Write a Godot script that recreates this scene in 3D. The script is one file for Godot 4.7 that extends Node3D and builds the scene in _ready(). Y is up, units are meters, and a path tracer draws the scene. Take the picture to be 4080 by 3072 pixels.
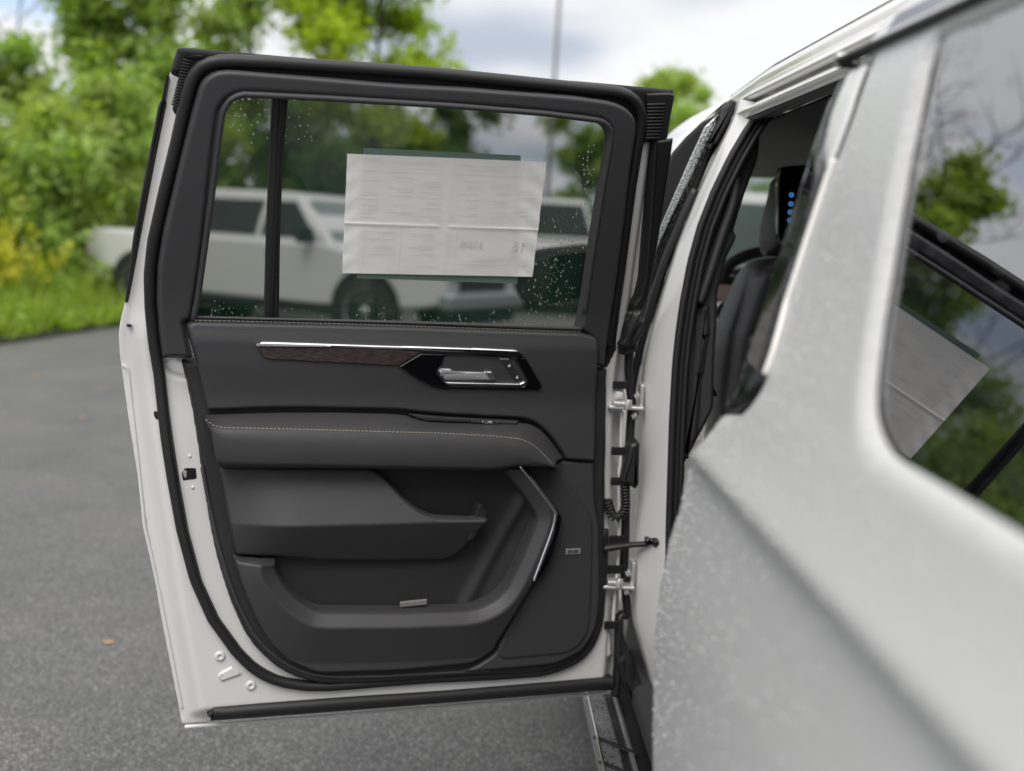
extends Node3D
# A white SUV with its rear door standing open, seen along its side; parked vehicles and trees beyond an asphalt lot.

const HINGE := Vector3(0.352, 0, -2.37)   # foot of the rear door's hinge line
const DOOR_TURN := 16.0
const SUV_AT := Vector3(1.25, 0, -1.9)
var profile: Array = [Vector2(0.2, 0.33), Vector2(0.45, 0.29), Vector2(0.65, 0.268), Vector2(0.8, 0.256), Vector2(0.95, 0.25), Vector2(1.08, 0.26), Vector2(1.15, 0.276), Vector2(1.205, 0.287), Vector2(1.234, 0.276), Vector2(1.285, 0.302), Vector2(1.345, 0.325), Vector2(1.55, 0.38), Vector2(1.735, 0.4295), Vector2(1.79, 0.47), Vector2(1.84, 0.56)]   # (height, x) of the body side
var m := {}
var rng := RandomNumberGenerator.new()

# ---------------------------------------------------------------- mesh building
class MB:
	var v := PackedVector3Array()
	var n := PackedVector3Array()
	var uv := PackedVector2Array()
	var ix := PackedInt32Array()
	var s0 := 0
	var i0 := 0
	func add(p: Vector3, t := Vector2.ZERO) -> int:
		v.append(p); uv.append(t)
		return v.size() - 1
	func tri(a: int, b: int, c: int) -> void:
		ix.append(a); ix.append(b); ix.append(c)
	func quad(a: int, b: int, c: int, d: int) -> void:
		tri(a, b, c); tri(a, c, d)
	func smooth(face := Vector3.ZERO, center = null) -> void:
		# closes a smoothing group: normals from its triangles, turned towards face or away from center
		n.resize(v.size())
		for k in range(s0, v.size()): n[k] = Vector3.ZERO
		var way := 0.0
		for k in range(i0, ix.size(), 3):
			var a := v[ix[k]]
			var f := (v[ix[k + 2]] - a).cross(v[ix[k + 1]] - a)
			n[ix[k]] += f; n[ix[k + 1]] += f; n[ix[k + 2]] += f
			if center != null: way += f.dot(a - center)
			else: way += f.dot(face)
		if way < 0.0:
			for k in range(i0, ix.size(), 3):
				var t := ix[k + 1]
				ix[k + 1] = ix[k + 2]; ix[k + 2] = t
			for k in range(s0, v.size()): n[k] = -n[k]
		for k in range(s0, v.size()): n[k] = n[k].normalized() if n[k].length_squared() > 1e-20 else Vector3.UP
		s0 = v.size(); i0 = ix.size()
	func mesh() -> ArrayMesh:
		var a := []
		a.resize(Mesh.ARRAY_MAX)
		a[Mesh.ARRAY_VERTEX] = v; a[Mesh.ARRAY_NORMAL] = n; a[Mesh.ARRAY_TEX_UV] = uv; a[Mesh.ARRAY_INDEX] = ix
		var am := ArrayMesh.new()
		am.add_surface_from_arrays(Mesh.PRIMITIVE_TRIANGLES, a)
		return am

func rp(p: Array) -> PackedVector2Array:    # closed outline: every point is (a, b, corner radius)
	var out := PackedVector2Array()
	for i in p.size():
		corner(out, p[i - 1], p[i], p[(i + 1) % p.size()])
	return out

func ro(p: Array) -> PackedVector2Array:    # open line of the same kind
	var out := PackedVector2Array([Vector2(p[0].x, p[0].y)])
	for i in range(1, p.size() - 1):
		corner(out, p[i - 1], p[i], p[i + 1])
	out.append(Vector2(p[-1].x, p[-1].y))
	return out

func corner(out: PackedVector2Array, a3: Vector3, b3: Vector3, c3: Vector3) -> void:
	var a := Vector2(a3.x, a3.y)
	var b := Vector2(b3.x, b3.y)
	var c := Vector2(c3.x, c3.y)
	var k1 := minf(b3.z, a.distance_to(b) * 0.5)
	var k2 := minf(b3.z, c.distance_to(b) * 0.5)
	if minf(k1, k2) < 0.0003:
		out.append(b)
		return
	var s := b + (a - b).normalized() * k1
	var e := b + (c - b).normalized() * k2
	var bend := absf((b - a).angle_to(c - b))
	var steps := clampi(int(ceil(bend * 5.0)), 1, 8)
	for i in steps + 1:
		var t := float(i) / steps
		out.append(s.lerp(b, t).lerp(b.lerp(e, t), t))

func resample(p, count: int) -> Array:
	var total := 0.0
	for i in p.size() - 1: total += p[i].distance_to(p[i + 1])
	var out := [p[0]]
	var seg := 0
	var done := 0.0
	for k in range(1, count - 1):
		var want := total * k / (count - 1)
		while seg < p.size() - 2 and done + p[seg].distance_to(p[seg + 1]) < want:
			done += p[seg].distance_to(p[seg + 1])
			seg += 1
		out.append(p[seg].lerp(p[seg + 1], (want - done) / maxf(p[seg].distance_to(p[seg + 1]), 1e-9)))
	out.append(p[p.size() - 1])
	return out

func field(polys: Array, lo: Vector2, step: float, nx: int, ny: int, reach: float) -> PackedFloat32Array:
	# distance to the outlines, positive inside (even-odd)
	var d := PackedFloat32Array()
	d.resize(nx * ny)
	d.fill(reach)
	for p: PackedVector2Array in polys:
		for e in p.size():
			var a := p[e]
			var b := p[(e + 1) % p.size()]
			var x0 := maxi(0, int((minf(a.x, b.x) - reach - lo.x) / step))
			var x1 := mini(nx - 1, int((maxf(a.x, b.x) + reach - lo.x) / step) + 1)
			var y0 := maxi(0, int((minf(a.y, b.y) - reach - lo.y) / step))
			var y1 := mini(ny - 1, int((maxf(a.y, b.y) + reach - lo.y) / step) + 1)
			var ab := b - a
			var inv := 1.0 / maxf(ab.length_squared(), 1e-12)
			for j in range(y0, y1 + 1):
				for i in range(x0, x1 + 1):
					var q := Vector2(lo.x + i * step, lo.y + j * step) - a
					var r := (q - ab * clampf(q.dot(ab) * inv, 0.0, 1.0)).length()
					if r < d[j * nx + i]: d[j * nx + i] = r
	for j in ny:
		var y := lo.y + j * step + 1e-7
		var xs := []
		for p: PackedVector2Array in polys:
			for e in p.size():
				var a := p[e]
				var b := p[(e + 1) % p.size()]
				if (a.y > y) != (b.y > y): xs.append(a.x + (b.x - a.x) * (y - a.y) / (b.y - a.y))
		xs.sort()
		var at := 0
		for i in nx:
			while at < xs.size() and xs[at] < lo.x + i * step: at += 1
			if at % 2 == 0: d[j * nx + i] = -d[j * nx + i]
	return d

func sheet(polys: Array, step: float, f: Callable, face: Vector3, reach := 0.04) -> ArrayMesh:
	# a skin over the area of the outlines (later ones are holes), cut exactly along them; f(a, b, distance to the edge) gives the point
	var lo := Vector2(1e9, 1e9)
	var hi := -lo
	for q in polys[0]:
		lo = lo.min(q); hi = hi.max(q)
	lo -= Vector2(step, step) * 1.37
	var nx := int((hi.x - lo.x) / step) + 3
	var ny := int((hi.y - lo.y) / step) + 3
	var d := field(polys, lo, step, nx, ny, reach)
	var mb := MB.new()
	var ids := {}
	var ring := [0, 1, nx + 1, nx]
	for j in ny - 1:
		for i in nx - 1:
			var c := j * nx + i
			if d[c] <= 0 and d[c + 1] <= 0 and d[c + nx] <= 0 and d[c + nx + 1] <= 0: continue
			var poly := []
			for e in 4:
				var a: int = c + ring[e]
				var b: int = c + ring[(e + 1) % 4]
				if d[a] > 0:
					if not ids.has(a):
						var q := Vector2(lo.x + (a % nx) * step, lo.y + (a / nx) * step)
						ids[a] = mb.add(f.call(q.x, q.y, d[a]), q)
					poly.append(ids[a])
				if (d[a] > 0) != (d[b] > 0):
					var key := -(mini(a, b) * 2 + (1 if absi(a - b) > 1 else 0)) - 1
					if not ids.has(key):
						var t := d[a] / (d[a] - d[b])
						var q := Vector2(lo.x + (a % nx) * step, lo.y + (a / nx) * step).lerp(Vector2(lo.x + (b % nx) * step, lo.y + (b / nx) * step), t)
						ids[key] = mb.add(f.call(q.x, q.y, 0.0), q)
					poly.append(ids[key])
			for k in range(1, poly.size() - 1): mb.tri(poly[0], poly[k], poly[k + 1])
	mb.smooth(face)
	return mb.mesh()

func edge(d: float, r: float) -> float:     # rounded edge: 0 at the rim, 1 from r inwards
	if d >= r: return 1.0
	var t := 1.0 - d / r
	return sqrt(maxf(0.0, 1.0 - t * t))

func ss(a: float, b: float, x: float) -> float:
	return smoothstep(a, b, x)

func loft_into(mb: MB, curves: Array, face := Vector3.ZERO, closed := false, center = null) -> void:
	var w: int = curves[0].size()
	var first := mb.v.size()
	for j in curves.size():
		for i in w: mb.add(curves[j][i], Vector2(float(i) / w, float(j)))
	for j in curves.size() - 1:
		for i in (w if closed else w - 1):
			var a := first + j * w + i
			var b := first + j * w + (i + 1) % w
			mb.quad(a, b, b + w, a + w)
	mb.smooth(face, center)

func loft(curves: Array, face := Vector3.ZERO, closed := false) -> ArrayMesh:
	var mb := MB.new()
	loft_into(mb, curves, face, closed)
	return mb.mesh()

func tube_into(mb: MB, path: Array, r, sides := 10, closed := false, flat := 1.0, up := Vector3.ZERO) -> void:
	# a swept round bar; r may be one radius or one per point; flat squeezes it along up
	var first := mb.v.size()
	var count := path.size()
	var side := Vector3.ZERO
	for i in count:
		var t: Vector3 = (path[(i + 1) % count] - path[i - 1]) if closed or (i > 0 and i < count - 1) else (path[mini(i + 1, count - 1)] - path[maxi(i - 1, 0)])
		t = t.normalized()
		if up != Vector3.ZERO: side = t.cross(up).normalized()
		elif side == Vector3.ZERO: side = t.cross(Vector3.UP if absf(t.y) < 0.9 else Vector3.RIGHT).normalized()
		else: side = (side - t * side.dot(t)).normalized()
		var other := side.cross(t)
		var rr: float = r[i] if r is Array else r
		for k in sides:
			var a := TAU * k / sides
			mb.add(path[i] + side * cos(a) * rr + other * sin(a) * rr * flat, Vector2(float(k) / sides, float(i)))
	for i in (count if closed else count - 1):
		for k in sides:
			var j := (i + 1) % count
			mb.quad(first + i * sides + k, first + i * sides + (k + 1) % sides, first + j * sides + (k + 1) % sides, first + j * sides + k)
	if not closed:
		for e in [0, count - 1]:
			var c := mb.add(path[e])
			for k in sides: 
				if e == 0: mb.tri(c, first + (k + 1) % sides, first + k)
				else: mb.tri(c, first + e * sides + k, first + e * sides + (k + 1) % sides)
	# orient by the first ring
	var mid := Vector3.ZERO
	for q in path: mid += q
	var f0 := (mb.v[mb.ix[mb.i0 + 2]] - mb.v[mb.ix[mb.i0]]).cross(mb.v[mb.ix[mb.i0 + 1]] - mb.v[mb.ix[mb.i0]])
	mb.smooth(f0 * signf(f0.dot(mb.v[mb.ix[mb.i0]] - path[0])) * 1e6)
	
func tube(path: Array, r, sides := 10, closed := false, flat := 1.0, up := Vector3.ZERO) -> ArrayMesh:
	var mb := MB.new()
	tube_into(mb, path, r, sides, closed, flat, up)
	return mb.mesh()

func plate_into(mb: MB, poly: PackedVector2Array, f: Callable, w0: float, w1: float, bevel: float, face: Vector3) -> void:
	# a raised plate with a bevelled rim; f(a, b, w) gives the point
	var inset := PackedVector2Array()
	var turn := 1.0 if not Geometry2D.is_polygon_clockwise(poly) else -1.0
	for i in poly.size():
		var a := (poly[i] - poly[i - 1]).normalized()
		var b := (poly[(i + 1) % poly.size()] - poly[i]).normalized()
		var nn := Vector2(-(a + b).y, (a + b).x).normalized() * turn
		inset.append(poly[i] + nn * bevel / maxf(0.5, nn.dot(Vector2(-a.y, a.x) * turn)))
	var rings := [[], [], [], []]
	for i in poly.size():
		rings[0].append(f.call(poly[i].x, poly[i].y, w0))
		rings[1].append(f.call(poly[i].x, poly[i].y, w1 - bevel))
		var q := poly[i].lerp(inset[i], 0.35)
		rings[2].append(f.call(q.x, q.y, w1 - bevel * 0.3))
		rings[3].append(f.call(inset[i].x, inset[i].y, w1))
	var cc := Vector3.ZERO
	for q in rings[0]: cc += q
	loft_into(mb, rings, Vector3.ZERO, true, cc / poly.size() - face * 0.2 * sqrt(absf(w1 - w0)))
	var at := mb.v.size()
	for i in poly.size(): mb.add(rings[3][i], inset[i])
	var t := Geometry2D.triangulate_polygon(inset)
	if t.is_empty(): t = Geometry2D.triangulate_polygon(poly)
	for i in range(0, t.size(), 3): mb.tri(at + t[i], at + t[i + 1], at + t[i + 2])
	mb.smooth(face)

func plate(poly: PackedVector2Array, f: Callable, w0: float, w1: float, bevel: float, face: Vector3) -> ArrayMesh:
	var mb := MB.new()
	plate_into(mb, poly, f, w0, w1, bevel, face)
	return mb.mesh()

func rbox_into(mb: MB, t: Transform3D, size: Vector3, r: float) -> void:
	var h := size * 0.5
	r = minf(r, minf(h.x, minf(h.y, h.z)) * 0.99)
	var at := mb.v.size()
	for axis in 3:
		for s in [-1.0, 1.0]:
			var u := (axis + 1) % 3
			var w := (axis + 2) % 3
			var us := [-h[u], -h[u] + r * 0.35, -h[u] + r, h[u] - r, h[u] - r * 0.35, h[u]]
			var ws := [-h[w], -h[w] + r * 0.35, -h[w] + r, h[w] - r, h[w] - r * 0.35, h[w]]
			var first := mb.v.size()
			for b in ws:
				for a in us:
					var p := Vector3.ZERO
					p[axis] = s * h[axis]; p[u] = a; p[w] = b
					var inner := p.clamp(-h + Vector3(r, r, r), h - Vector3(r, r, r))
					var nn := (p - inner).normalized()
					mb.add(t * (inner + nn * r))
					mb.n.resize(mb.v.size())
					mb.n[-1] = (t.basis * nn).normalized()
			for j in 5:
				for i in 5:
					var a0 := first + j * 6 + i
					if s > 0: mb.quad(a0, a0 + 6, a0 + 7, a0 + 1)
					else: mb.quad(a0, a0 + 1, a0 + 7, a0 + 6)
	mb.s0 = mb.v.size(); mb.i0 = mb.ix.size()

func rbox(size: Vector3, r: float, at := Vector3.ZERO, turn := Vector3.ZERO) -> ArrayMesh:
	var mb := MB.new()
	rbox_into(mb, Transform3D(Basis.from_euler(turn), at), size, r)
	return mb.mesh()

func lathe_into(mb: MB, prof: Array, t: Transform3D, sides := 24) -> void:   # prof: (radius, height) turned about the local y axis
	var curves := []
	for k in sides + 1:
		var a := TAU * k / sides
		var row := []
		for q in prof: row.append(t * Vector3(cos(a) * q.x, q.y, sin(a) * q.x))
		curves.append(row)
	var mid := Vector3.ZERO
	for q in prof: mid.y += q.y / prof.size()
	loft_into(mb, curves, Vector3.ZERO, false, t * mid)

# ---------------------------------------------------------------- nodes
func tag(o: Node3D, label: String, category: String, group := "", kind := "") -> Node3D:
	if label: o.set_meta("label", label)
	if category: o.set_meta("category", category)
	if group: o.set_meta("group", group)
	if kind: o.set_meta("kind", kind)
	return o

var taken := {}
func numbered(called: String) -> String:
	taken[called] = taken.get(called, 0) + 1
	return called if taken[called] == 1 else "%s_%03d" % [called, taken[called] - 1]

func thing(called: String, at := Vector3.ZERO, turn := 0.0) -> Node3D:
	var o := Node3D.new()
	o.name = numbered(called)
	add_child(o)
	o.position = at
	o.rotation.y = turn
	return o

func obj(called: String, mesh: Mesh, mat: Material, parent: Node = self, absolute := false) -> MeshInstance3D:
	var o := MeshInstance3D.new()
	o.name = called if parent != self else numbered(called)
	o.mesh = mesh
	o.material_override = mat
	parent.add_child(o, true)
	if absolute:     # the mesh is given in world coordinates
		var p := parent
		var off := Vector3.ZERO
		while p is Node3D and p != self:
			off += (p as Node3D).position
			p = p.get_parent()
		o.position = -off
	return o

func many(called: String, mesh: Mesh, mat: Material, places: Array, parent: Node = self, colors := []) -> MultiMeshInstance3D:
	var mm := MultiMesh.new()
	mm.transform_format = MultiMesh.TRANSFORM_3D
	mm.use_colors = not colors.is_empty()
	mm.mesh = mesh
	mm.instance_count = places.size()
	for i in places.size():
		mm.set_instance_transform(i, places[i])
		if mm.use_colors: mm.set_instance_color(i, colors[i])
	var o := MultiMeshInstance3D.new()
	o.name = called if parent != self else numbered(called)
	o.multimesh = mm
	o.material_override = mat
	o.set_meta("kind", "stuff")
	parent.add_child(o, true)
	return o

# ---------------------------------------------------------------- where things lie
func lean(v: float) -> float:      # how far the door leans into the cabin above its belt
	var x := v - 1.25
	var k := 0.12
	return 0.36 * (0.0 if x < -k else ((x + k) * (x + k) / (4.0 * k) if x < k else x))

func dp(u: float, v: float, w: float) -> Vector3:   # door-local point: u from the hinge to the rear edge, v up, w into the cabin
	return Vector3(-u, v, lean(v) + w)

func dline(p: PackedVector2Array, w: float) -> Array:
	var out := []
	for q in p: out.append(dp(q.x, q.y, w))
	return out

func side_x(y: float) -> float:
	for i in profile.size() - 1:
		if y <= profile[i + 1].x:
			return lerpf(profile[i].y, profile[i + 1].y, clampf((y - profile[i].x) / (profile[i + 1].x - profile[i].x), 0, 1))
	return profile[-1].y

func zline(p, z: float) -> Array:
	var out := []
	for q in p: out.append(Vector3(q.x, q.y, z))
	return out

func xline(p, x: float) -> Array:
	var out := []
	for q in p: out.append(Vector3(x, q.y, q.x))
	return out

# ---------------------------------------------------------------- materials
func lin(r: float, g: float, b: float, a := 1.0) -> Color:
	var c := Color(r, g, b).linear_to_srgb()
	c.a = a
	return c

func mat(color: Color, rough := 0.6, metal := 0.0, spec := 0.5) -> StandardMaterial3D:
	var s := StandardMaterial3D.new()
	s.albedo_color = color
	s.roughness = rough
	s.metallic = metal
	s.metallic_specular = spec
	return s

func noise(size: int, freq: float, seed_: int, type := FastNoiseLite.TYPE_SIMPLEX_SMOOTH, octaves := 3, ramp: Array = [], normal := 0.0) -> NoiseTexture2D:
	var n := FastNoiseLite.new()
	n.seed = seed_
	n.noise_type = type
	n.frequency = freq
	n.fractal_octaves = octaves
	if octaves <= 1: n.fractal_type = FastNoiseLite.FRACTAL_NONE
	var t := NoiseTexture2D.new()
	t.width = size
	t.height = size
	t.seamless = true
	t.generate_mipmaps = false
	t.noise = n
	if ramp:
		var g := Gradient.new()
		g.offsets = PackedFloat32Array(ramp.map(func(q): return q[0]))
		g.colors = PackedColorArray(ramp.map(func(q): return q[1]))
		t.color_ramp = g
	if normal > 0.0:
		t.as_normal_map = true
		t.bump_strength = normal
	return t

func grained(s: StandardMaterial3D, tex: Texture2D, scale: float, strength: float) -> StandardMaterial3D:
	s.normal_enabled = true
	s.normal_texture = tex
	s.normal_scale = strength
	s.uv1_triplanar = true
	s.uv1_scale = Vector3.ONE * scale
	return s

func make_materials() -> void:
	var leather := noise(512, 0.09, 5, FastNoiseLite.TYPE_CELLULAR, 2, [], 3.0)
	var fine := noise(512, 0.2, 9, FastNoiseLite.TYPE_SIMPLEX, 2, [], 3.0)
	m.paint = mat(lin(0.74, 0.72, 0.69), 0.32, 0.0, 0.5)
	m.paint.clearcoat_enabled = true
	m.paint.clearcoat = 1.0
	m.paint.clearcoat_roughness = 0.04
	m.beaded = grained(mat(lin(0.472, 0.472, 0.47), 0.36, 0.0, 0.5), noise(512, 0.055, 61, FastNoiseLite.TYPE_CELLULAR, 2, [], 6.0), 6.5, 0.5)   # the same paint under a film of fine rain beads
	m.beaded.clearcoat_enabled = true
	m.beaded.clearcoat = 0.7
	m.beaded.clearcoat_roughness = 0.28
	m.jamb = mat(lin(0.63, 0.625, 0.615), 0.3, 0.0, 0.5)
	m.jamb.clearcoat_enabled = true
	m.jamb.clearcoat = 0.8
	m.jamb.clearcoat_roughness = 0.08
	m.trim = grained(mat(lin(0.039, 0.038, 0.041), 0.5, 0.0, 0.5), fine, 9.0, 0.4)          # hard moulded plastic
	m.soft = grained(mat(lin(0.042, 0.041, 0.044), 0.52, 0.0, 0.5), leather, 8.0, 0.36)        # leather grained cover
	m.dark = grained(mat(lin(0.02, 0.0195, 0.021), 0.6, 0.0, 0.45), fine, 9.0, 0.3)
	m.grille_cloth = grained(mat(lin(0.03, 0.029, 0.031), 0.6), noise(256, 0.11, 71, FastNoiseLite.TYPE_CELLULAR, 1, [], 6.0), 26.0, 0.7)
	m.rubber = mat(lin(0.012, 0.012, 0.013), 0.5, 0.0, 0.5)
	m.brown = mat(lin(0.33, 0.24, 0.22), 0.6)
	m.matte = mat(lin(0.012, 0.012, 0.013), 0.75, 0.0, 0.4)
	m.gloss = mat(lin(0.004, 0.004, 0.005), 0.06, 0.0, 0.5)
	m.chrome = mat(lin(0.9, 0.9, 0.92), 0.16, 1.0)
	m.satin = mat(lin(0.72, 0.72, 0.74), 0.36, 1.0)
	m.zinc = mat(lin(0.62, 0.61, 0.6), 0.35, 0.55)
	m.stitch = mat(lin(0.34, 0.31, 0.24), 0.8)
	m.lever = mat(lin(0.62, 0.62, 0.63), 0.38, 0.55)
	m.fabric = mat(lin(0.05, 0.05, 0.055), 0.9)
	m.seat = grained(mat(lin(0.035, 0.034, 0.036), 0.5), leather, 7.0, 0.3)
	var wood := noise(512, 0.02, 21, FastNoiseLite.TYPE_SIMPLEX, 4, [[0.0, lin(0.010, 0.007, 0.007)], [0.4, lin(0.030, 0.021, 0.019)], [0.6, lin(0.050, 0.036, 0.032)], [1.0, lin(0.10, 0.078, 0.069)]])
	m.wood = mat(Color.WHITE, 0.38)
	m.wood.albedo_texture = wood
	m.wood.uv1_scale = Vector3(3.5, 40.0, 1.0)
	m.glass = mat(lin(0.013, 0.045, 0.03, 0.58), 0.02, 0.0, 0.6)
	m.glass.transparency = BaseMaterial3D.TRANSPARENCY_ALPHA
	m.clear = mat(lin(0.34, 0.48, 0.41, 0.52), 0.02, 0.0, 0.5)
	m.clear.transparency = BaseMaterial3D.TRANSPARENCY_ALPHA
	m.privacy = mat(lin(0.31, 0.31, 0.325), 0.012, 1.0, 0.8)   # dark coated privacy glass
	m.pane = mat(lin(0.012, 0.014, 0.015), 0.05, 0.0, 0.35)
	m.windscreen = mat(lin(0.10, 0.12, 0.11), 0.05, 0.0, 0.6)    # windows of far vehicles
	m.bead = mat(lin(0.58, 0.58, 0.58), 0.08, 0.1, 0.6)
	m.drop = mat(Color(1, 1, 1, 0.0), 0.0)
	m.drop.refraction_enabled = true
	m.drop.refraction_scale = 0.033
	m.wet = grained(mat(lin(0.55, 0.57, 0.56), 0.22, 0.9), noise(256, 0.08, 62, FastNoiseLite.TYPE_CELLULAR, 1, [], 8.0), 9.0, 0.22)
	m.step_metal = mat(lin(0.22, 0.22, 0.23), 0.4, 0.6)
	m.paper = mat(lin(0.93, 0.91, 0.87), 0.85)
	m.paper.backlight_enabled = true
	m.paper.backlight = lin(0.3, 0.29, 0.27)
	m.backing = mat(lin(0.15, 0.21, 0.18), 0.5)
	m.ink = mat(lin(0.835, 0.815, 0.78), 0.9)
	m.figures = mat(lin(0.70, 0.685, 0.655), 0.9)
	m.icon = mat(lin(0.6, 0.6, 0.6), 0.6)
	m.tab = mat(lin(0.16, 0.155, 0.155), 0.6)
	m.badge = mat(lin(0.45, 0.45, 0.45), 0.35, 0.6)
	m.screen = mat(lin(0.004, 0.004, 0.005), 0.08)
	m.screen_text = mat(lin(0.05, 0.2, 0.5), 0.5)
	m.screen_text.emission_enabled = true
	m.screen_text.emission = lin(0.10, 0.32, 0.75)
	m.screen_text.emission_energy_multiplier = 0.5
	m.headliner = mat(lin(0.03, 0.03, 0.032), 0.9)
	m.tyre = mat(lin(0.012, 0.012, 0.012), 0.8)
	m.rim = mat(lin(0.35, 0.36, 0.37), 0.3, 0.7)
	m.truck_paint = mat(lin(0.52, 0.52, 0.51), 0.3)
	m.truck_paint.clearcoat_enabled = true
	m.truck_paint.clearcoat_roughness = 0.05
	m.grille = mat(lin(0.01, 0.01, 0.011), 0.4)
	m.lamp_glass = mat(lin(0.55, 0.57, 0.6), 0.1, 0.4)
	m.red_glass = mat(lin(0.35, 0.02, 0.02), 0.15)
	m.bark = mat(lin(0.07, 0.055, 0.042), 0.9)
	m.bark.albedo_texture = noise(256, 0.03, 4, FastNoiseLite.TYPE_SIMPLEX, 4, [[0.0, Color(0.45, 0.42, 0.4)], [1.0, Color(1, 1, 1)]])
	m.bark.uv1_triplanar = true
	m.bark.uv1_scale = Vector3(3, 1, 3)
	m.post = mat(lin(0.25, 0.23, 0.22), 0.7, 0.2)
	m.leaf = mat(Color.WHITE, 0.55, 0.0, 0.4)
	m.leaf.vertex_color_use_as_albedo = true
	m.leaf.cull_mode = BaseMaterial3D.CULL_DISABLED
	m.leaf.backlight_enabled = true
	m.leaf.backlight = Color(0.95, 1.0, 0.45)
	m.dry_leaf = mat(lin(0.45, 0.27, 0.11), 0.7)
	# asphalt: stones in dark binder, over broad worn patches
	var stones := noise(1024, 0.13, 31, FastNoiseLite.TYPE_CELLULAR, 1, [[0.0, lin(0.042, 0.042, 0.043)], [0.35, lin(0.083, 0.083, 0.084)], [0.7, lin(0.117, 0.117, 0.117)], [0.9, lin(0.175, 0.174, 0.173)], [1.0, lin(0.32, 0.316, 0.312)]])
	(stones.noise as FastNoiseLite).cellular_return_type = FastNoiseLite.RETURN_CELL_VALUE
	m.asphalt = mat(Color.WHITE, 0.62)
	m.asphalt.albedo_texture = stones
	m.asphalt.uv1_triplanar = true
	m.asphalt.uv1_world_triplanar = true
	m.asphalt.uv1_scale = Vector3.ONE * 1.35
	m.asphalt.normal_enabled = true
	m.asphalt.normal_texture = noise(1024, 0.13, 31, FastNoiseLite.TYPE_CELLULAR, 1, [], 6.0)
	m.asphalt.normal_scale = 0.8
	m.asphalt.detail_enabled = true
	m.asphalt.detail_blend_mode = BaseMaterial3D.BLEND_MODE_MUL
	m.asphalt.detail_uv_layer = BaseMaterial3D.DETAIL_UV_2
	m.asphalt.uv2_triplanar = true
	m.asphalt.uv2_world_triplanar = true
	m.asphalt.uv2_scale = Vector3.ONE * 0.11
	m.asphalt.detail_albedo = noise(512, 0.012, 33, FastNoiseLite.TYPE_SIMPLEX, 4, [[0.0, Color(0.86, 0.86, 0.87)], [0.5, Color(0.94, 0.94, 0.935)], [1.0, Color(1, 0.985, 0.96)]])
	m.soil = mat(lin(0.06, 0.07, 0.03), 0.95)
	m.soil.albedo_texture = noise(512, 0.03, 35, FastNoiseLite.TYPE_SIMPLEX, 4, [[0.0, Color(0.4, 0.4, 0.4)], [1.0, Color(1, 1, 1)]])
	m.soil.uv1_triplanar = true
	m.soil.uv1_world_triplanar = true
	m.soil.uv1_scale = Vector3.ONE * 0.2

# ---------------------------------------------------------------- the place
func make_sky() -> PanoramaSkyMaterial:
	# broken cloud: white heaps low down, grey-blue decks higher, bits of blue between
	var w := 1024
	var h := 512
	var heap := FastNoiseLite.new()
	heap.seed = 12
	heap.frequency = 1.0
	heap.fractal_octaves = 5
	var deck := FastNoiseLite.new()
	deck.seed = 40
	deck.frequency = 1.0
	deck.fractal_octaves = 4
	var im := Image.create(w, h, false, Image.FORMAT_RGBF)
	for j in h:
		var el := (0.5 - (j + 0.5) / h) * PI
		for i in w:
			if el < -0.05:
				im.set_pixel(i, j, Color(0.16, 0.16, 0.15))
				continue
			var az := ((i + 0.5) / w - 0.5) * TAU
			var y := sin(el)
			var k := 1.0 / (0.22 + maxf(y, 0.0))
			var q := Vector3(sin(az) * cos(el) * k, k * 1.2, -cos(az) * cos(el) * k)
			var a := deck.get_noise_3dv(q * 0.55)
			var b := heap.get_noise_3dv(q * 1.3 + Vector3(7, 0, 3))
			var cover := smoothstep(-0.42, -0.08, a + 0.55 * b + 0.10)
			var thick := smoothstep(-0.05, 0.42, a + 0.35 * b)
			var blue := Color(0.36, 0.49, 0.70).lerp(Color(0.62, 0.74, 0.90), pow(1.0 - maxf(y, 0.0), 5.0))
			var white := Color(0.74, 0.745, 0.755)
			var grey := Color(0.40, 0.45, 0.53)
			var c := blue.lerp(white.lerp(grey, thick), cover)
			var up := smoothstep(0.25, 0.9, y)
			c = c.lerp(Color(1.62, 1.6, 1.57), up * 0.8)
			im.set_pixel(i, j, c)
	var s := PanoramaSkyMaterial.new()
	s.panorama = ImageTexture.create_from_image(im)
	return s

func set_up() -> void:
	var cam := Camera3D.new()
	cam.name = "camera"
	add_child(cam)
	cam.transform = Transform3D(Basis(Vector3(0.998003, 0.057004, 0.027213), Vector3(-0.052607, 0.988550, -0.141427), Vector3(-0.034964, 0.139713, 0.989575)), Vector3(0, 1.5, 0))
	cam.fov = 38.28207
	var lens := CameraAttributesPhysical.new()
	lens.frustum_focal_length = 12.0 / tan(deg_to_rad(38.28207) * 0.5)
	lens.frustum_focus_distance = 2.06
	lens.frustum_near = 0.03
	lens.frustum_far = 600.0
	lens.exposure_aperture = 1.85
	cam.attributes = lens
	var env := Environment.new()
	env.background_mode = Environment.BG_SKY
	env.sky = Sky.new()
	env.sky.sky_material = make_sky()
	env.background_energy_multiplier = 1.0
	env.tonemap_mode = Environment.TONE_MAPPER_LINEAR
	env.tonemap_exposure = 1.34
	env.sdfgi_enabled = true
	env.ssao_enabled = true
	env.ssil_enabled = true
	var we := WorldEnvironment.new()
	we.name = "environment"
	we.environment = env
	add_child(we)
	var sun := DirectionalLight3D.new()
	sun.name = "sun"
	sun.light_energy = 0.5
	sun.light_color = Color(1.0, 0.98, 0.95)
	sun.light_angular_distance = 34.0
	sun.shadow_enabled = true
	sun.rotation_degrees = Vector3(-50, -14, 0)
	add_child(sun)

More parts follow.
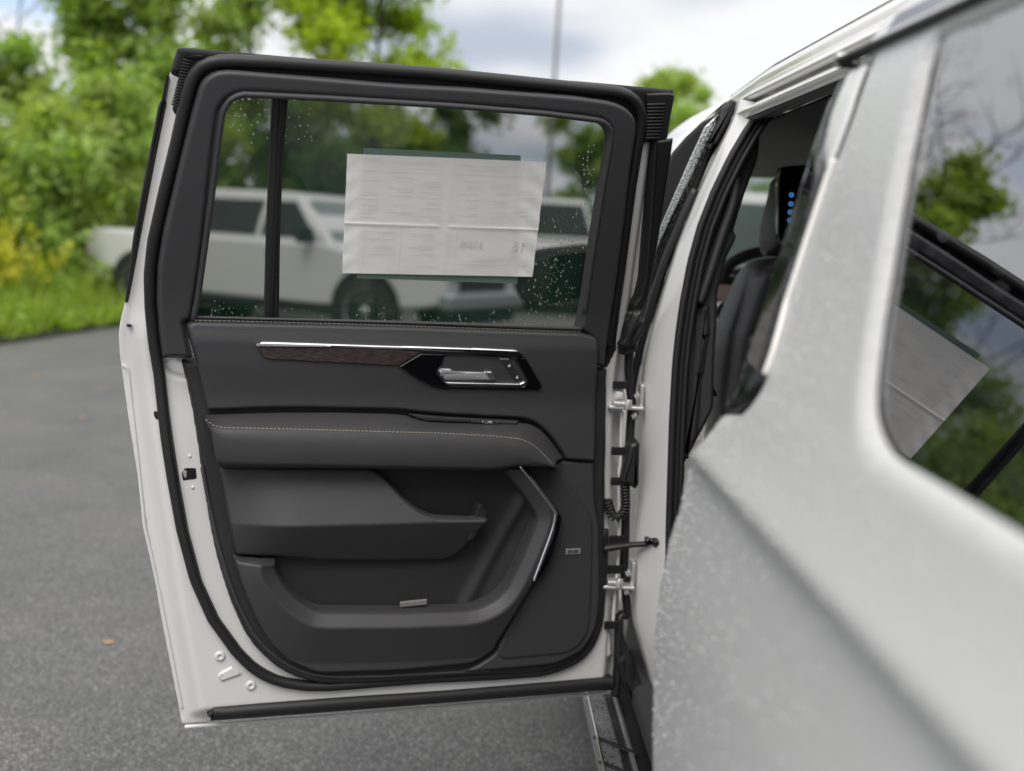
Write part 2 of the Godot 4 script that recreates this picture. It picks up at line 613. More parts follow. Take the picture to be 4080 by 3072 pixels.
func flat(poly: PackedVector2Array, y: float) -> ArrayMesh:
	var mb := MB.new()
	for q in poly: mb.add(Vector3(q.x, y, q.y), q)
	var t := Geometry2D.triangulate_polygon(poly)
	for i in range(0, t.size(), 3): mb.tri(t[i], t[i + 1], t[i + 2])
	mb.smooth(Vector3.UP)
	return mb.mesh()

func make_ground() -> void:
	var g := PlaneMesh.new()
	g.size = Vector2(700, 700)
	tag(obj("asphalt_lot", g, m.asphalt), "grey damp asphalt of the parking lot", "asphalt", "", "structure")
	var bank := rp([Vector3(-4.0, -17.2, 2), Vector3(-4.45, -14.6, 1), Vector3(-4.7, -12.7, 1), Vector3(-4.95, -11.4, 1), Vector3(-6.2, -8.5, 2), Vector3(-11, -4, 3), Vector3(-60, 20, 0), Vector3(-60, -120, 0), Vector3(60, -120, 0), Vector3(60, -30, 0), Vector3(3.0, -28.6, 1), Vector3(-1.5, -27.5, 1), Vector3(-3.6, -20.5, 2)])
	tag(obj("grass_verge", flat(bank, 0.03), m.soil), "rough green verge along the edge of the asphalt", "verge", "", "structure")

# ---------------------------------------------------------------- the open rear door
func pad(outline: PackedVector2Array, holes: Array, step: float, w0: float, high: float, r: float, relief = null, reach := 0.03) -> ArrayMesh:
	# a moulded piece on the door: rises by high above w0 with a rounded rim of radius r
	return sheet([outline] + holes, step, func(a, b, d): return dp(a, b, w0 + high * edge(d, r) + (relief.call(a, b, d) if relief != null else 0.0)), Vector3(0, 0, 1), maxf(reach, r * 1.2))

func thread(line: PackedVector2Array, w: float, pitch: float, r: float) -> ArrayMesh:
	var mb := MB.new()
	var p := dline(line, w)
	var total := 0.0
	for i in p.size() - 1: total += p[i].distance_to(p[i + 1])
	var pts := resample(p, int(total / pitch) * 2 + 1)
	for i in range(0, pts.size() - 1, 2):
		tube_into(mb, [pts[i], (pts[i] + pts[i + 1]) * 0.5 + Vector3(0, 0, r * 0.7), pts[i].lerp(pts[i + 1], 1.25)], r, 5)
	return mb.mesh()

func make_door(suv: Node3D) -> MeshInstance3D:
	var flat_map := func(a, b, w): return dp(a, b, w)
	var front := Vector3(0, 0, 1)
	# painted shell: outer hem, then a rise to the inner face; the window is cut out of it
	var shell_line := rp([Vector3(0.9607, 1.7722, 0.003), Vector3(0.0411, 1.7853, 0.003), Vector3(0.0343, 1.6928, 0.006), Vector3(0.0026, 1.3638, 0.006), Vector3(0.0025, 1.2922, 0.006), Vector3(0.0068, 1.2094, 0.006), Vector3(0.0036, 1.0813, 0.006), Vector3(-0.009, 0.8746, 0.006), Vector3(-0.0204, 0.6689, 0.006), Vector3(-0.0238, 0.5505, 0.006), Vector3(-0.0213, 0.4631, 0.004), Vector3(0.479, 0.461, 0.006), Vector3(0.9306, 0.4628, 0.004), Vector3(0.9375, 0.5039, 0.006), Vector3(0.9745, 0.6983, 0.006), Vector3(1.0134, 0.9353, 0.006), Vector3(1.0376, 1.0895, 0.006), Vector3(1.0516, 1.1925, 0.006), Vector3(1.0576, 1.2389, 0.02), Vector3(1.0568, 1.2764, 0.02), Vector3(1.047, 1.3175, 0.006), Vector3(1.0216, 1.4731, 0.006), Vector3(0.9991, 1.5956, 0.006), Vector3(0.9833, 1.6853, 0.006), Vector3(0.9734, 1.7271, 0.006)])
	var hole := rp([Vector3(0.941, 1.2255, 0.004), Vector3(0.9079, 1.6928, 0.06), Vector3(0.8718, 1.7109, 0.04), Vector3(0.1733, 1.727, 0.05), Vector3(0.1394, 1.6917, 0.04), Vector3(0.115, 1.2421, 0.004)])
	var shell := func(a, b, d): return dp(a, b, -0.052 + 0.040 * ss(0.012, 0.05, d) + 0.004 * edge(d, 0.004))
	var door := obj("rear_door", sheet([shell_line, hole], 0.006, shell, front, 0.06), m.jamb, suv)
	door.position = HINGE - SUV_AT
	door.rotation_degrees.y = DOOR_TURN
	tag(door, "white rear passenger door standing open with dark grey trim", "")
	obj("outer_skin", sheet([shell_line, hole], 0.012, func(a, b, d): return dp(a, b, -0.075 + 0.022 * (1.0 - edge(d, 0.03)) - 0.025 * ss(1.0, 1.25, b) * ss(1.45, 1.25, b)), -front, 0.06), m.paint, door)
	# glass of the window and its divider
	var pane_line := rp([Vector3(0.949, 1.2305, 0.002), Vector3(0.9123, 1.6989, 0.06), Vector3(0.8742, 1.7197, 0.01), Vector3(0.155, 1.735, 0.05), Vector3(0.1214, 1.6992, 0.01), Vector3(0.0927, 1.2438, 0.002)])
	obj("window_glass", sheet([pane_line], 0.02, func(a, b, d): return dp(a, b, -0.03), front), m.glass, door)
	obj("window_divider", plate(rp([Vector3(0.8007, 1.7096, 0.001), Vector3(0.7736, 1.7108, 0.001), Vector3(0.7758, 1.5868, 0.001), Vector3(0.7707, 1.4339, 0.001), Vector3(0.7639, 1.2924, 0.001), Vector3(0.791, 1.2916, 0.001), Vector3(0.7956, 1.4327, 0.001), Vector3(0.799, 1.5923, 0.001)]), flat_map, -0.04, -0.012, 0.004, front), m.dark, door)
	obj("divider_rib", plate(rp([Vector3(0.7899, 1.7092, 0.001), Vector3(0.7841, 1.7097, 0.001), Vector3(0.7784, 1.4336, 0.001), Vector3(0.7756, 1.294, 0.001), Vector3(0.7817, 1.2939, 0.001), Vector3(0.7854, 1.4333, 0.001)]), flat_map, -0.014, -0.006, 0.002, front), m.rubber, door)
	# outside: black strip along the rear edge
	obj("outer_applique", plate(rp([Vector3(0.9739, 1.7284, 0.003), Vector3(0.9776, 1.7259, 0.003), Vector3(0.983, 1.6872, 0.003), Vector3(0.9874, 1.685, 0.003), Vector3(0.9911, 1.6754, 0.003), Vector3(1.0126, 1.5551, 0.003), Vector3(1.0315, 1.4491, 0.003), Vector3(1.0464, 1.3212, 0.003), Vector3(1.04, 1.3223, 0.003), Vector3(1.0313, 1.3693, 0.003), Vector3(1.0121, 1.483, 0.003), Vector3(0.9938, 1.5877, 0.003), Vector3(0.9762, 1.6822, 0.003), Vector3(0.98, 1.6875, 0.003), Vector3(0.9749, 1.7174, 0.003)]), flat_map, -0.075, -0.045, 0.004, front), m.rubber, door)
	# frame above the belt, black, with the big seal lying on it
	var frame_line := rp([Vector3(0.9612, 1.7705, 0.004), Vector3(0.0474, 1.7836, 0.003), Vector3(0.0393, 1.7338, 0.006), Vector3(0.0365, 1.6884, 0.006), Vector3(0.0735, 1.6855, 0.002), Vector3(0.0882, 1.6732, 0.006), Vector3(0.0803, 1.5995, 0.006), Vector3(0.0709, 1.4707, 0.006), Vector3(0.0551, 1.3243, 0.006), Vector3(0.0499, 1.2536, 0.006), Vector3(0.0655, 1.2127, 0.002), Vector3(0.0847, 1.2124, 0.002), Vector3(0.1374, 1.6832, 0.006), Vector3(0.1842, 1.7202, 0.006), Vector3(0.8678, 1.7098, 0.006), Vector3(0.9023, 1.6631, 0.006), Vector3(0.9244, 1.3419, 0.006), Vector3(0.9325, 1.2202, 0.002), Vector3(0.9827, 1.2193, 0.002), Vector3(0.9966, 1.2865, 0.006), Vector3(1.0007, 1.3738, 0.006), Vector3(0.9936, 1.4585, 0.006), Vector3(0.9749, 1.5726, 0.006), Vector3(0.9625, 1.6491, 0.006), Vector3(0.9612, 1.6636, 0.002), Vector3(0.9681, 1.6668, 0.002), Vector3(0.9661, 1.6804, 0.006), Vector3(0.958, 1.7232, 0.002), Vector3(0.9729, 1.7269, 0.002)])
	var frame_hole := rp([Vector3(0.9172, 1.2889, 0.002), Vector3(0.8933, 1.6715, 0.04), Vector3(0.8595, 1.6955, 0.03), Vector3(0.1856, 1.705, 0.03), Vector3(0.1706, 1.6807, 0.03), Vector3(0.1538, 1.2914, 0.002)])
	obj("window_frame", pad(frame_line, [], 0.005, -0.028, 0.022, 0.008), m.matte, door)
	# black strip behind the white one, hinge side, and its ribbed corner
	obj("corner_cap", plate(rp([Vector3(0.1093, 1.7681, 0.004), Vector3(0.0598, 1.774, 0.004), Vector3(0.0492, 1.7701, 0.004), Vector3(0.0471, 1.687, 0.004), Vector3(0.0917, 1.6802, 0.004), Vector3(0.0946, 1.7235, 0.004)]), flat_map, -0.01, 0.004, 0.004, front), m.rubber, door)
	for k in 11:
		var y := 300.0 + k * 18.5
		var a: Vector2 = PackedVector2Array([Vector2(0.1033, 1.7484), Vector2(0.0908, 1.6882)])[0].lerp(PackedVector2Array([Vector2(0.1033, 1.7484), Vector2(0.0908, 1.6882)])[1], k / 10.0)
		var b: Vector2 = PackedVector2Array([Vector2(0.0673, 1.7515), Vector2(0.0633, 1.6904)])[0].lerp(PackedVector2Array([Vector2(0.0673, 1.7515), Vector2(0.0633, 1.6904)])[1], k / 10.0)
		obj("cap_rib", tube([dp(a.x, a.y, 0.004), dp(b.x, b.y, 0.004)], 0.0028, 6), m.rubber, door)
	for k in 16:
		var a: Vector2 = PackedVector2Array([Vector2(0.9406, 1.7472), Vector2(0.9577, 1.6753)])[0].lerp(PackedVector2Array([Vector2(0.9406, 1.7472), Vector2(0.9577, 1.6753)])[1], k / 15.0)
		obj("cap_rib", tube([dp(a.x, a.y, -0.004), dp(a.x + 0.012, a.y + 0.002, -0.004)], 0.0022, 5), m.rubber, door)
	obj("corner_slot", tube([dp(0, 0, 0), dp(0, 0, 0)], 0.001, 3) if false else plate(rp([Vector3(0.9507, 1.7575, 0.002), Vector3(0.9145, 1.7582, 0.002), Vector3(0.9187, 1.7535, 0.002), Vector3(0.9451, 1.7517, 0.002)]), flat_map, -0.006, 0.0, 0.002, front), m.dark, door)
	obj("front_strip", plate(rp([Vector3(0.0327, 1.693, 0.003), Vector3(0.0715, 1.6857, 0.003), Vector3(0.0565, 1.6011, 0.003), Vector3(0.0284, 1.4147, 0.003), Vector3(0.0294, 1.3752, 0.003), Vector3(0.0388, 1.3569, 0.003), Vector3(0.0349, 1.339, 0.003), Vector3(0.0473, 1.3326, 0.003), Vector3(0.0408, 1.2944, 0.003), Vector3(0.0526, 1.2637, 0.003), Vector3(0.0401, 1.2457, 0.003), Vector3(0.0114, 1.2545, 0.003), Vector3(0.016, 1.3255, 0.003), Vector3(0.0063, 1.3761, 0.003), Vector3(0.0174, 1.53, 0.003), Vector3(0.0308, 1.6739, 0.003)]), flat_map, -0.03, 0.006, 0.006, front), m.rubber, door)
	obj("rubber_flap", sheet([rp([Vector3(0.0476, 1.3439, 0.005), Vector3(0.0197, 1.3488, 0.005), Vector3(0.0048, 1.2979, 0.005), Vector3(0.0137, 1.2778, 0.005), Vector3(0.0284, 1.2655, 0.005), Vector3(0.053, 1.263, 0.005), Vector3(0.0605, 1.2707, 0.005), Vector3(0.0525, 1.2847, 0.005), Vector3(0.0542, 1.3202, 0.005)])], 0.004, func(a, b, d): return dp(a, b, 0.004 + 0.016 * edge(d, 0.02) + 0.004 * sin(a * 260.0 + b * 90.0)), front), m.rubber, door)
	# main weather seal
	var seal := ro([Vector3(0.0822, 1.2705, 9), Vector3(0.0726, 1.3217, 9), Vector3(0.0926, 1.526, 9), Vector3(0.1048, 1.6683, 9), Vector3(0.1034, 1.7186, 9), Vector3(0.1132, 1.7429, 9), Vector3(0.1347, 1.7609, 9), Vector3(0.1702, 1.7676, 9), Vector3(0.2166, 1.7668, 9), Vector3(0.2952, 1.767, 9), Vector3(0.4839, 1.7673, 9), Vector3(0.5861, 1.7663, 9), Vector3(0.7677, 1.7591, 9), Vector3(0.8666, 1.7563, 9), Vector3(0.9011, 1.7516, 9), Vector3(0.9224, 1.7424, 9), Vector3(0.934, 1.729, 9), Vector3(0.9444, 1.699, 9), Vector3(0.9522, 1.65, 9), Vector3(0.9675, 1.5794, 9), Vector3(0.9922, 1.4688, 9), Vector3(1.0017, 1.4079, 9), Vector3(1.0028, 1.3457, 9), Vector3(0.9973, 1.2815, 9), Vector3(0.9893, 1.2174, 9), Vector3(0.9833, 1.198, 9), Vector3(0.9747, 1.1068, 9), Vector3(0.9637, 1.0301, 9), Vector3(0.9489, 0.9422, 9), Vector3(0.9268, 0.8295, 9), Vector3(0.8958, 0.7376, 9), Vector3(0.8575, 0.6653, 9), Vector3(0.8014, 0.5942, 9), Vector3(0.7561, 0.5655, 9), Vector3(0.7105, 0.5503, 9), Vector3(0.6645, 0.5438, 9), Vector3(0.6162, 0.5431, 9), Vector3(0.546, 0.5438, 9), Vector3(0.4933, 0.5449, 9), Vector3(0.3519, 0.5448, 9), Vector3(0.2153, 0.5379, 9), Vector3(0.1463, 0.5446, 9), Vector3(0.083, 0.57, 9), Vector3(0.0526, 0.6193, 9), Vector3(0.0424, 0.6898, 9), Vector3(0.0507, 0.8598, 9)])
	var sp := resample(dline(seal, -0.002), 220)
	obj("weather_seal", tube(sp, 0.0115, 12, false, 0.95), m.rubber, door)
	var lip := ro([Vector3(0.9209, 1.7355, 9), Vector3(0.9301, 1.7164, 9), Vector3(0.9364, 1.6974, 9), Vector3(0.9481, 1.6477, 9), Vector3(0.9635, 1.5771, 9), Vector3(0.9867, 1.4672, 9), Vector3(0.9963, 1.4075, 9), Vector3(0.9964, 1.3449, 9), Vector3(0.9908, 1.2801, 9), Vector3(0.9826, 1.2155, 9), Vector3(0.967, 1.1041, 9), Vector3(0.9558, 1.0267, 9), Vector3(0.941, 0.9382, 9), Vector3(0.9185, 0.8246, 9), Vector3(0.8873, 0.7338, 9), Vector3(0.8487, 0.6648, 9), Vector3(0.7949, 0.5963, 9), Vector3(0.7511, 0.5706, 9)])
	obj("seal_lip", tube(resample(dline(lip, -0.008), 120), 0.005, 6), m.matte, door)
	# trim round the window
	var trim_out := rp([Vector3(0.9795, 1.2224, 0.001), Vector3(0.9903, 1.3037, 0.03), Vector3(0.9918, 1.3674, 0.03), Vector3(0.9878, 1.429, 0.03), Vector3(0.974, 1.4975, 0.03), Vector3(0.9501, 1.6118, 0.03), Vector3(0.9311, 1.6948, 0.03), Vector3(0.9236, 1.7188, 0.03), Vector3(0.9062, 1.7341, 0.03), Vector3(0.8847, 1.7405, 0.03), Vector3(0.8294, 1.7412, 0.03), Vector3(0.5855, 1.744, 0.03), Vector3(0.4668, 1.7492, 0.03), Vector3(0.434, 1.749, 0.03), Vector3(0.2995, 1.7521, 0.03), Vector3(0.2248, 1.7522, 0.03), Vector3(0.1702, 1.7488, 0.03), Vector3(0.1366, 1.7343, 0.03), Vector3(0.1174, 1.7101, 0.03), Vector3(0.116, 1.6601, 0.03), Vector3(0.0989, 1.5084, 0.03), Vector3(0.0852, 1.3223, 0.03), Vector3(0.0865, 1.2776, 0.03), Vector3(0.0844, 1.2216, 0.001), Vector3(0.1085, 1.2212, 0.001), Vector3(0.1164, 1.2758, 0.03), Vector3(0.1609, 1.3024, 0.001), Vector3(0.1563, 1.3388, 0.03), Vector3(0.1683, 1.5399, 0.03), Vector3(0.1708, 1.6561, 0.03), Vector3(0.1733, 1.6923, 0.03), Vector3(0.1899, 1.7076, 0.03), Vector3(0.216, 1.7113, 0.03), Vector3(0.3931, 1.713, 0.03), Vector3(0.5813, 1.7082, 0.03), Vector3(0.8449, 1.7008, 0.03), Vector3(0.8601, 1.698, 0.03), Vector3(0.878, 1.689, 0.03), Vector3(0.8895, 1.6724, 0.03), Vector3(0.8928, 1.6587, 0.03), Vector3(0.9141, 1.3792, 0.03), Vector3(0.9259, 1.3004, 0.002), Vector3(0.9388, 1.2913, 0.001), Vector3(0.9225, 1.2226, 0.001)])
	obj("window_surround", pad(trim_out, [], 0.0032, -0.005, 0.030, 0.011, func(a, b, d): return 0.0), m.trim, door)
	# raised bead along the window opening
	var bead := ro([Vector3(0.9242, 1.3005, 9), Vector3(0.9109, 1.3811, 9), Vector3(0.8884, 1.662, 9), Vector3(0.8843, 1.6751, 9), Vector3(0.875, 1.6908, 9), Vector3(0.8594, 1.6995, 9), Vector3(0.8442, 1.7024, 9), Vector3(0.5815, 1.7105, 9), Vector3(0.3935, 1.7154, 9), Vector3(0.2165, 1.7137, 9), Vector3(0.1873, 1.7087, 9), Vector3(0.1705, 1.6925, 9), Vector3(0.168, 1.6563, 9), Vector3(0.1654, 1.5401, 9), Vector3(0.1522, 1.3389, 9)])
	obj("window_bead", tube(resample(dline(bead, 0.021), 120), 0.0075, 10, false, 0.8), m.trim, door)
	# trim carrier: dark border below the belt
	var base_line := rp([Vector3(0.9445, 1.2198, 0.001), Vector3(0.9194, 1.2203, 0.001), Vector3(0.0735, 1.2193, 0.001), Vector3(0.0677, 1.1578, 0.03), Vector3(0.0527, 0.8876, 0.03), Vector3(0.0495, 0.8585, 0.03), Vector3(0.0422, 0.687, 0.03), Vector3(0.0526, 0.6183, 0.03), Vector3(0.0821, 0.571, 0.03), Vector3(0.1434, 0.5443, 0.03), Vector3(0.2126, 0.5376, 0.03), Vector3(0.3497, 0.5444, 0.03), Vector3(0.4915, 0.5424, 0.03), Vector3(0.615, 0.5456, 0.03), Vector3(0.6608, 0.55, 0.03), Vector3(0.7101, 0.5676, 0.03), Vector3(0.7562, 0.5955, 0.03), Vector3(0.802, 0.6463, 0.03), Vector3(0.8321, 0.7038, 0.03), Vector3(0.8632, 0.7955, 0.03), Vector3(0.8812, 0.8664, 0.03), Vector3(0.9026, 0.9932, 0.03), Vector3(0.9161, 1.0866, 0.03), Vector3(0.9291, 1.1556, 0.03)])
	obj("trim_carrier", pad(base_line, [rp([Vector3(0.8474, 1.0149, 0.014), Vector3(0.2607, 1.0087, 0.014), Vector3(0.2044, 0.9022, 0.014), Vector3(0.2565, 0.7344, 0.014), Vector3(0.3424, 0.6854, 0.014), Vector3(0.6674, 0.7029, 0.014), Vector3(0.7548, 0.7922, 0.014), Vector3(0.8255, 0.8179, 0.014)])], 0.006, -0.014, 0.026, 0.008), m.dark, door)
	var rim := ro([Vector3(0.9021, 1.0119, 9), Vector3(0.883, 0.9106, 9), Vector3(0.8613, 0.8261, 9), Vector3(0.8425, 0.7669, 9), Vector3(0.8189, 0.7086, 9), Vector3(0.7888, 0.6549, 9), Vector3(0.7486, 0.6144, 9), Vector3(0.7015, 0.5846, 9), Vector3(0.6542, 0.5693, 9), Vector3(0.5583, 0.5634, 9), Vector3(0.4927, 0.5617, 9), Vector3(0.351, 0.5598, 9), Vector3(0.2974, 0.5581, 9)])
	obj("carrier_rim", tube(resample(dline(rim, 0.012), 90), 0.004, 8), m.trim, door)
	# soft upper panel
	var upper := rp([Vector3(0.9266, 1.2987, 0.003), Vector3(0.938, 1.2904, 0.005), Vector3(0.9343, 1.272, 0.014), Vector3(0.9175, 1.2209, 0.014), Vector3(0.8962, 1.1231, 0.006), Vector3(0.8467, 1.1242, 0.014), Vector3(0.8035, 1.1271, 0.014), Vector3(0.7127, 1.1285, 0.014), Vector3(0.5209, 1.1257, 0.014), Vector3(0.5075, 1.1229, 0.014), Vector3(0.4317, 1.1166, 0.014), Vector3(0.2561, 1.1083, 0.014), Vector3(0.2321, 1.0986, 0.014), Vector3(0.2061, 1.0779, 0.014), Vector3(0.1666, 1.0281, 0.014), Vector3(0.164, 1.0211, 0.001), Vector3(0.0931, 1.0154, 0.002), Vector3(0.0929, 1.0426, 0.014), Vector3(0.1124, 1.2769, 0.014), Vector3(0.1185, 1.2887, 0.01), Vector3(0.1539, 1.2976, 0.014), Vector3(0.5396, 1.3002, 0.014)])
	var upper_relief := func(a, b, d): return 0.010 * ss(1.30, 1.255, b) - 0.010 * ss(1.23, 1.13, b)
	obj("upper_panel", pad(upper, [], 0.0035, 0.004, 0.028, 0.008, upper_relief), m.soft, door)
	obj("belt_ledge", sheet([rp([Vector3(0.9293, 1.2988, 0.006), Vector3(0.5343, 1.2997, 0.006), Vector3(0.1451, 1.2962, 0.006), Vector3(0.1492, 1.308, 0.006), Vector3(0.5351, 1.3081, 0.006), Vector3(0.9244, 1.3061, 0.006)])], 0.004, func(a, b, d): return dp(a, b, 0.014 + 0.01 * edge(d, 0.006)), front), m.soft, door)
	obj("belt_stitching", thread(ro([Vector3(0.9227, 1.2985, 9), Vector3(0.7716, 1.2996, 9), Vector3(0.5326, 1.2994, 9), Vector3(0.4736, 1.2989, 9), Vector3(0.3329, 1.2981, 9), Vector3(0.1535, 1.297, 9)]), 0.027, 0.0085, 0.0005), m.stitch, door)
	return door

func upper_w(b: float) -> float:   # height of the soft panel's face at v
	return 0.032 + 0.010 * ss(1.30, 1.255, b) - 0.010 * ss(1.23, 1.13, b)

func make_door_upper(door: Node3D) -> void:
	var front := Vector3(0, 0, 1)
	var on := func(a, b, w): return dp(a, b, upper_w(b) + w)
	obj("chrome_strip", plate(rp([Vector3(0.8113, 1.2561, 0.002), Vector3(0.7996, 1.2632, 0.002), Vector3(0.5323, 1.2615, 0.002), Vector3(0.3896, 1.2606, 0.002), Vector3(0.3037, 1.2589, 0.002), Vector3(0.2895, 1.2564, 0.012), Vector3(0.2772, 1.2458, 0.002), Vector3(0.2817, 1.2449, 0.002), Vector3(0.3884, 1.2495, 0.002), Vector3(0.5316, 1.253, 0.002), Vector3(0.7962, 1.2556, 0.002)]), on, -0.004, 0.007, 0.0035, front), m.chrome, door)
	obj("wood_veneer", plate(rp([Vector3(0.8095, 1.2545, 0.003), Vector3(0.7962, 1.2546, 0.003), Vector3(0.5315, 1.2522, 0.003), Vector3(0.4929, 1.2495, 0.003), Vector3(0.5356, 1.2197, 0.003), Vector3(0.5378, 1.2202, 0.003), Vector3(0.6663, 1.2244, 0.003), Vector3(0.7921, 1.229, 0.01), Vector3(0.8032, 1.2409, 0.003)]), on, -0.004, 0.004, 0.002, front), m.wood, door)
	var cup := rp([Vector3(0.4425, 1.2425, 0.006), Vector3(0.3011, 1.2414, 0.006), Vector3(0.2675, 1.1929, 0.006), Vector3(0.2718, 1.1823, 0.006), Vector3(0.432, 1.1835, 0.006), Vector3(0.4578, 1.2093, 0.006), Vector3(0.4473, 1.2179, 0.006)])
	var bez := rp([Vector3(0.4909, 1.2487, 0.005), Vector3(0.3883, 1.2481, 0.005), Vector3(0.2816, 1.244, 0.005), Vector3(0.2727, 1.2422, 0.005), Vector3(0.2287, 1.1828, 0.005), Vector3(0.2298, 1.1756, 0.005), Vector3(0.239, 1.1715, 0.005), Vector3(0.4467, 1.1722, 0.005), Vector3(0.4595, 1.1759, 0.005), Vector3(0.504, 1.1975, 0.005), Vector3(0.535, 1.2189, 0.005)])
	obj("gloss_bezel", sheet([bez, cup], 0.0025, func(a, b, d): return on.call(a, b, -0.004 + 0.009 * edge(d, 0.005)), front, 0.02), m.gloss, door)
	obj("bezel_facet", plate(rp([Vector3(0.4909, 1.2476, 0.002), Vector3(0.4602, 1.1878, 0.002), Vector3(0.4638, 1.1794, 0.002), Vector3(0.5039, 1.2005, 0.002), Vector3(0.5334, 1.2193, 0.002)]), on, 0.001, 0.0065, 0.002, front), m.gloss, door)
	obj("handle_cup", sheet([rp([Vector3(0.4454, 1.2444, 0.006), Vector3(0.299, 1.2431, 0.006), Vector3(0.2651, 1.1929, 0.006), Vector3(0.2693, 1.1803, 0.006), Vector3(0.4333, 1.1812, 0.006), Vector3(0.4605, 1.2093, 0.006), Vector3(0.4488, 1.2192, 0.006)])], 0.003, func(a, b, d): return on.call(a, b, 0.002 - 0.030 * ss(0.0, 0.016, d)), front, 0.03), m.trim, door)
	obj("handle_lever", plate(rp([Vector3(0.4574, 1.2136, 0.005), Vector3(0.4488, 1.2171, 0.005), Vector3(0.4277, 1.2169, 0.005), Vector3(0.423, 1.2114, 0.005), Vector3(0.3418, 1.2105, 0.005), Vector3(0.332, 1.195, 0.005), Vector3(0.3358, 1.1927, 0.005), Vector3(0.4384, 1.1921, 0.005)]), on, -0.012, 0.006, 0.008, front), m.lever, door)
	obj("lever_tip", plate(rp([Vector3(0.3593, 1.2131, 0.002), Vector3(0.3434, 1.2123, 0.002), Vector3(0.3323, 1.1949, 0.002), Vector3(0.349, 1.1947, 0.002)]), on, -0.002, 0.0085, 0.003, front), m.satin, door)
	obj("lower_brightwork", plate(rp([Vector3(0.4395, 1.1895, 0.003), Vector3(0.4281, 1.188, 0.003), Vector3(0.2787, 1.1871, 0.003), Vector3(0.2718, 1.1923, 0.008), Vector3(0.2672, 1.1895, 0.003), Vector3(0.2717, 1.1814, 0.003), Vector3(0.432, 1.1824, 0.003)]), on, -0.006, 0.006, 0.002, front), m.chrome, door)
	obj("switch_panel", plate(rp([Vector3(0.3598, 1.239, 0.002), Vector3(0.3041, 1.2381, 0.002), Vector3(0.2702, 1.1921, 0.002), Vector3(0.2741, 1.1872, 0.002), Vector3(0.3226, 1.1903, 0.002)]), on, -0.02, -0.002, 0.002, front), m.soft, door)
	obj("lock_button", plate(rp([Vector3(0.3291, 1.2386, 0.002), Vector3(0.3086, 1.2389, 0.002), Vector3(0.29, 1.214, 0.002), Vector3(0.3104, 1.2145, 0.002)]), on, -0.004, 0.001, 0.001, front), m.dark, door)
	obj("lock_button", plate(rp([Vector3(0.3085, 1.2123, 0.002), Vector3(0.289, 1.2126, 0.002), Vector3(0.2725, 1.1928, 0.002), Vector3(0.29, 1.1892, 0.002)]), on, -0.004, 0.001, 0.001, front), m.dark, door)
	obj("button_glint", plate(rp([Vector3(0.3298, 1.2397, 0.001), Vector3(0.3102, 1.2401, 0.001), Vector3(0.3069, 1.2361, 0.001), Vector3(0.3265, 1.2358, 0.001)]), on, 0.0, 0.002, 0.0006, front), m.badge, door)
	# padlock signs on the two buttons, one open and one closed
	for k in 2:
		var c: Vector2 = PackedVector2Array([Vector2(0.3068, 1.2248), Vector2(0.2867, 1.2006)])[k]
		var mb := MB.new()
		rbox_into(mb, Transform3D(Basis(), on.call(c.x, c.y - 0.0012, 0.0016)), Vector3(0.0045, 0.0034, 0.0008), 0.0003)
		var arc := []
		for i in 9:
			var t := PI * i / 8.0
			arc.append(on.call(c.x + cos(t) * 0.0014 - (0.0016 if k == 0 else 0.0), c.y + 0.0006 + sin(t) * 0.0022, 0.0016))
		tube_into(mb, arc, 0.0004, 5)
		obj("padlock_sign", mb.mesh(), m.icon, door)
	# armrest: top face, stitched edge, front face, tucked underside
	var n := 110
	var top := resample(dline(ro([Vector3(0.8961, 1.1169, 9), Vector3(0.8466, 1.1179, 9), Vector3(0.799, 1.1208, 9), Vector3(0.7125, 1.1221, 9), Vector3(0.5833, 1.1217, 9), Vector3(0.5102, 1.1182, 9), Vector3(0.4889, 1.1107, 9), Vector3(0.4648, 1.1041, 9), Vector3(0.3822, 1.1014, 9), Vector3(0.333, 1.1024, 9), Vector3(0.2649, 1.1035, 9), Vector3(0.2318, 1.0947, 9), Vector3(0.2059, 1.074, 9), Vector3(0.1676, 1.0272, 9)]), 0.026), n)
	var edge_line := ro([Vector3(0.9002, 1.1179, 9), Vector3(0.8964, 1.1133, 0.002), Vector3(0.8816, 1.1025, 9), Vector3(0.8447, 1.101, 9), Vector3(0.5307, 1.0936, 9), Vector3(0.3878, 1.0878, 9), Vector3(0.3019, 1.082, 9), Vector3(0.2724, 1.0749, 9), Vector3(0.2481, 1.0607, 9), Vector3(0.2262, 1.0407, 9), Vector3(0.2079, 1.0229, 9)])
	var seam := resample(dline(edge_line, 0.082), n)
	var brow := []
	var face := resample(dline(ro([Vector3(0.8917, 1.1032, 9), Vector3(0.8788, 1.0814, 9), Vector3(0.6815, 1.0672, 9), Vector3(0.4058, 1.0563, 9), Vector3(0.3187, 1.0529, 9), Vector3(0.2691, 1.0458, 9), Vector3(0.2382, 1.0311, 9), Vector3(0.2075, 1.0211, 9)]), 0.094), n)
	var low := resample(dline(ro([Vector3(0.8765, 1.0308, 0.003), Vector3(0.8739, 1.0264, 0.003), Vector3(0.7664, 1.0252, 9), Vector3(0.5839, 1.0213, 9), Vector3(0.4009, 1.0154, 9), Vector3(0.331, 1.0136, 9), Vector3(0.3077, 1.019, 9), Vector3(0.2823, 1.0236, 9), Vector3(0.2078, 1.0189, 9), Vector3(0.1916, 1.0206, 9)]), 0.082), n)
	var crown := []
	var under := []
	for i in n:
		brow.append(seam[i].lerp(face[i], 0.10) + Vector3(0, 0.0, 0.004))
		crown.append(top[i].lerp(seam[i], 0.72) + Vector3(0, 0.006, 0.0))
		under.append(low[i] + Vector3(0, -0.004, -0.07))
	var mid := []
	for i in n: mid.append(face[i].lerp(low[i], 0.75) + Vector3(0, 0, 0.003))
	obj("armrest", loft([top, crown, seam, brow, face, mid, low, under], front), m.soft, door)
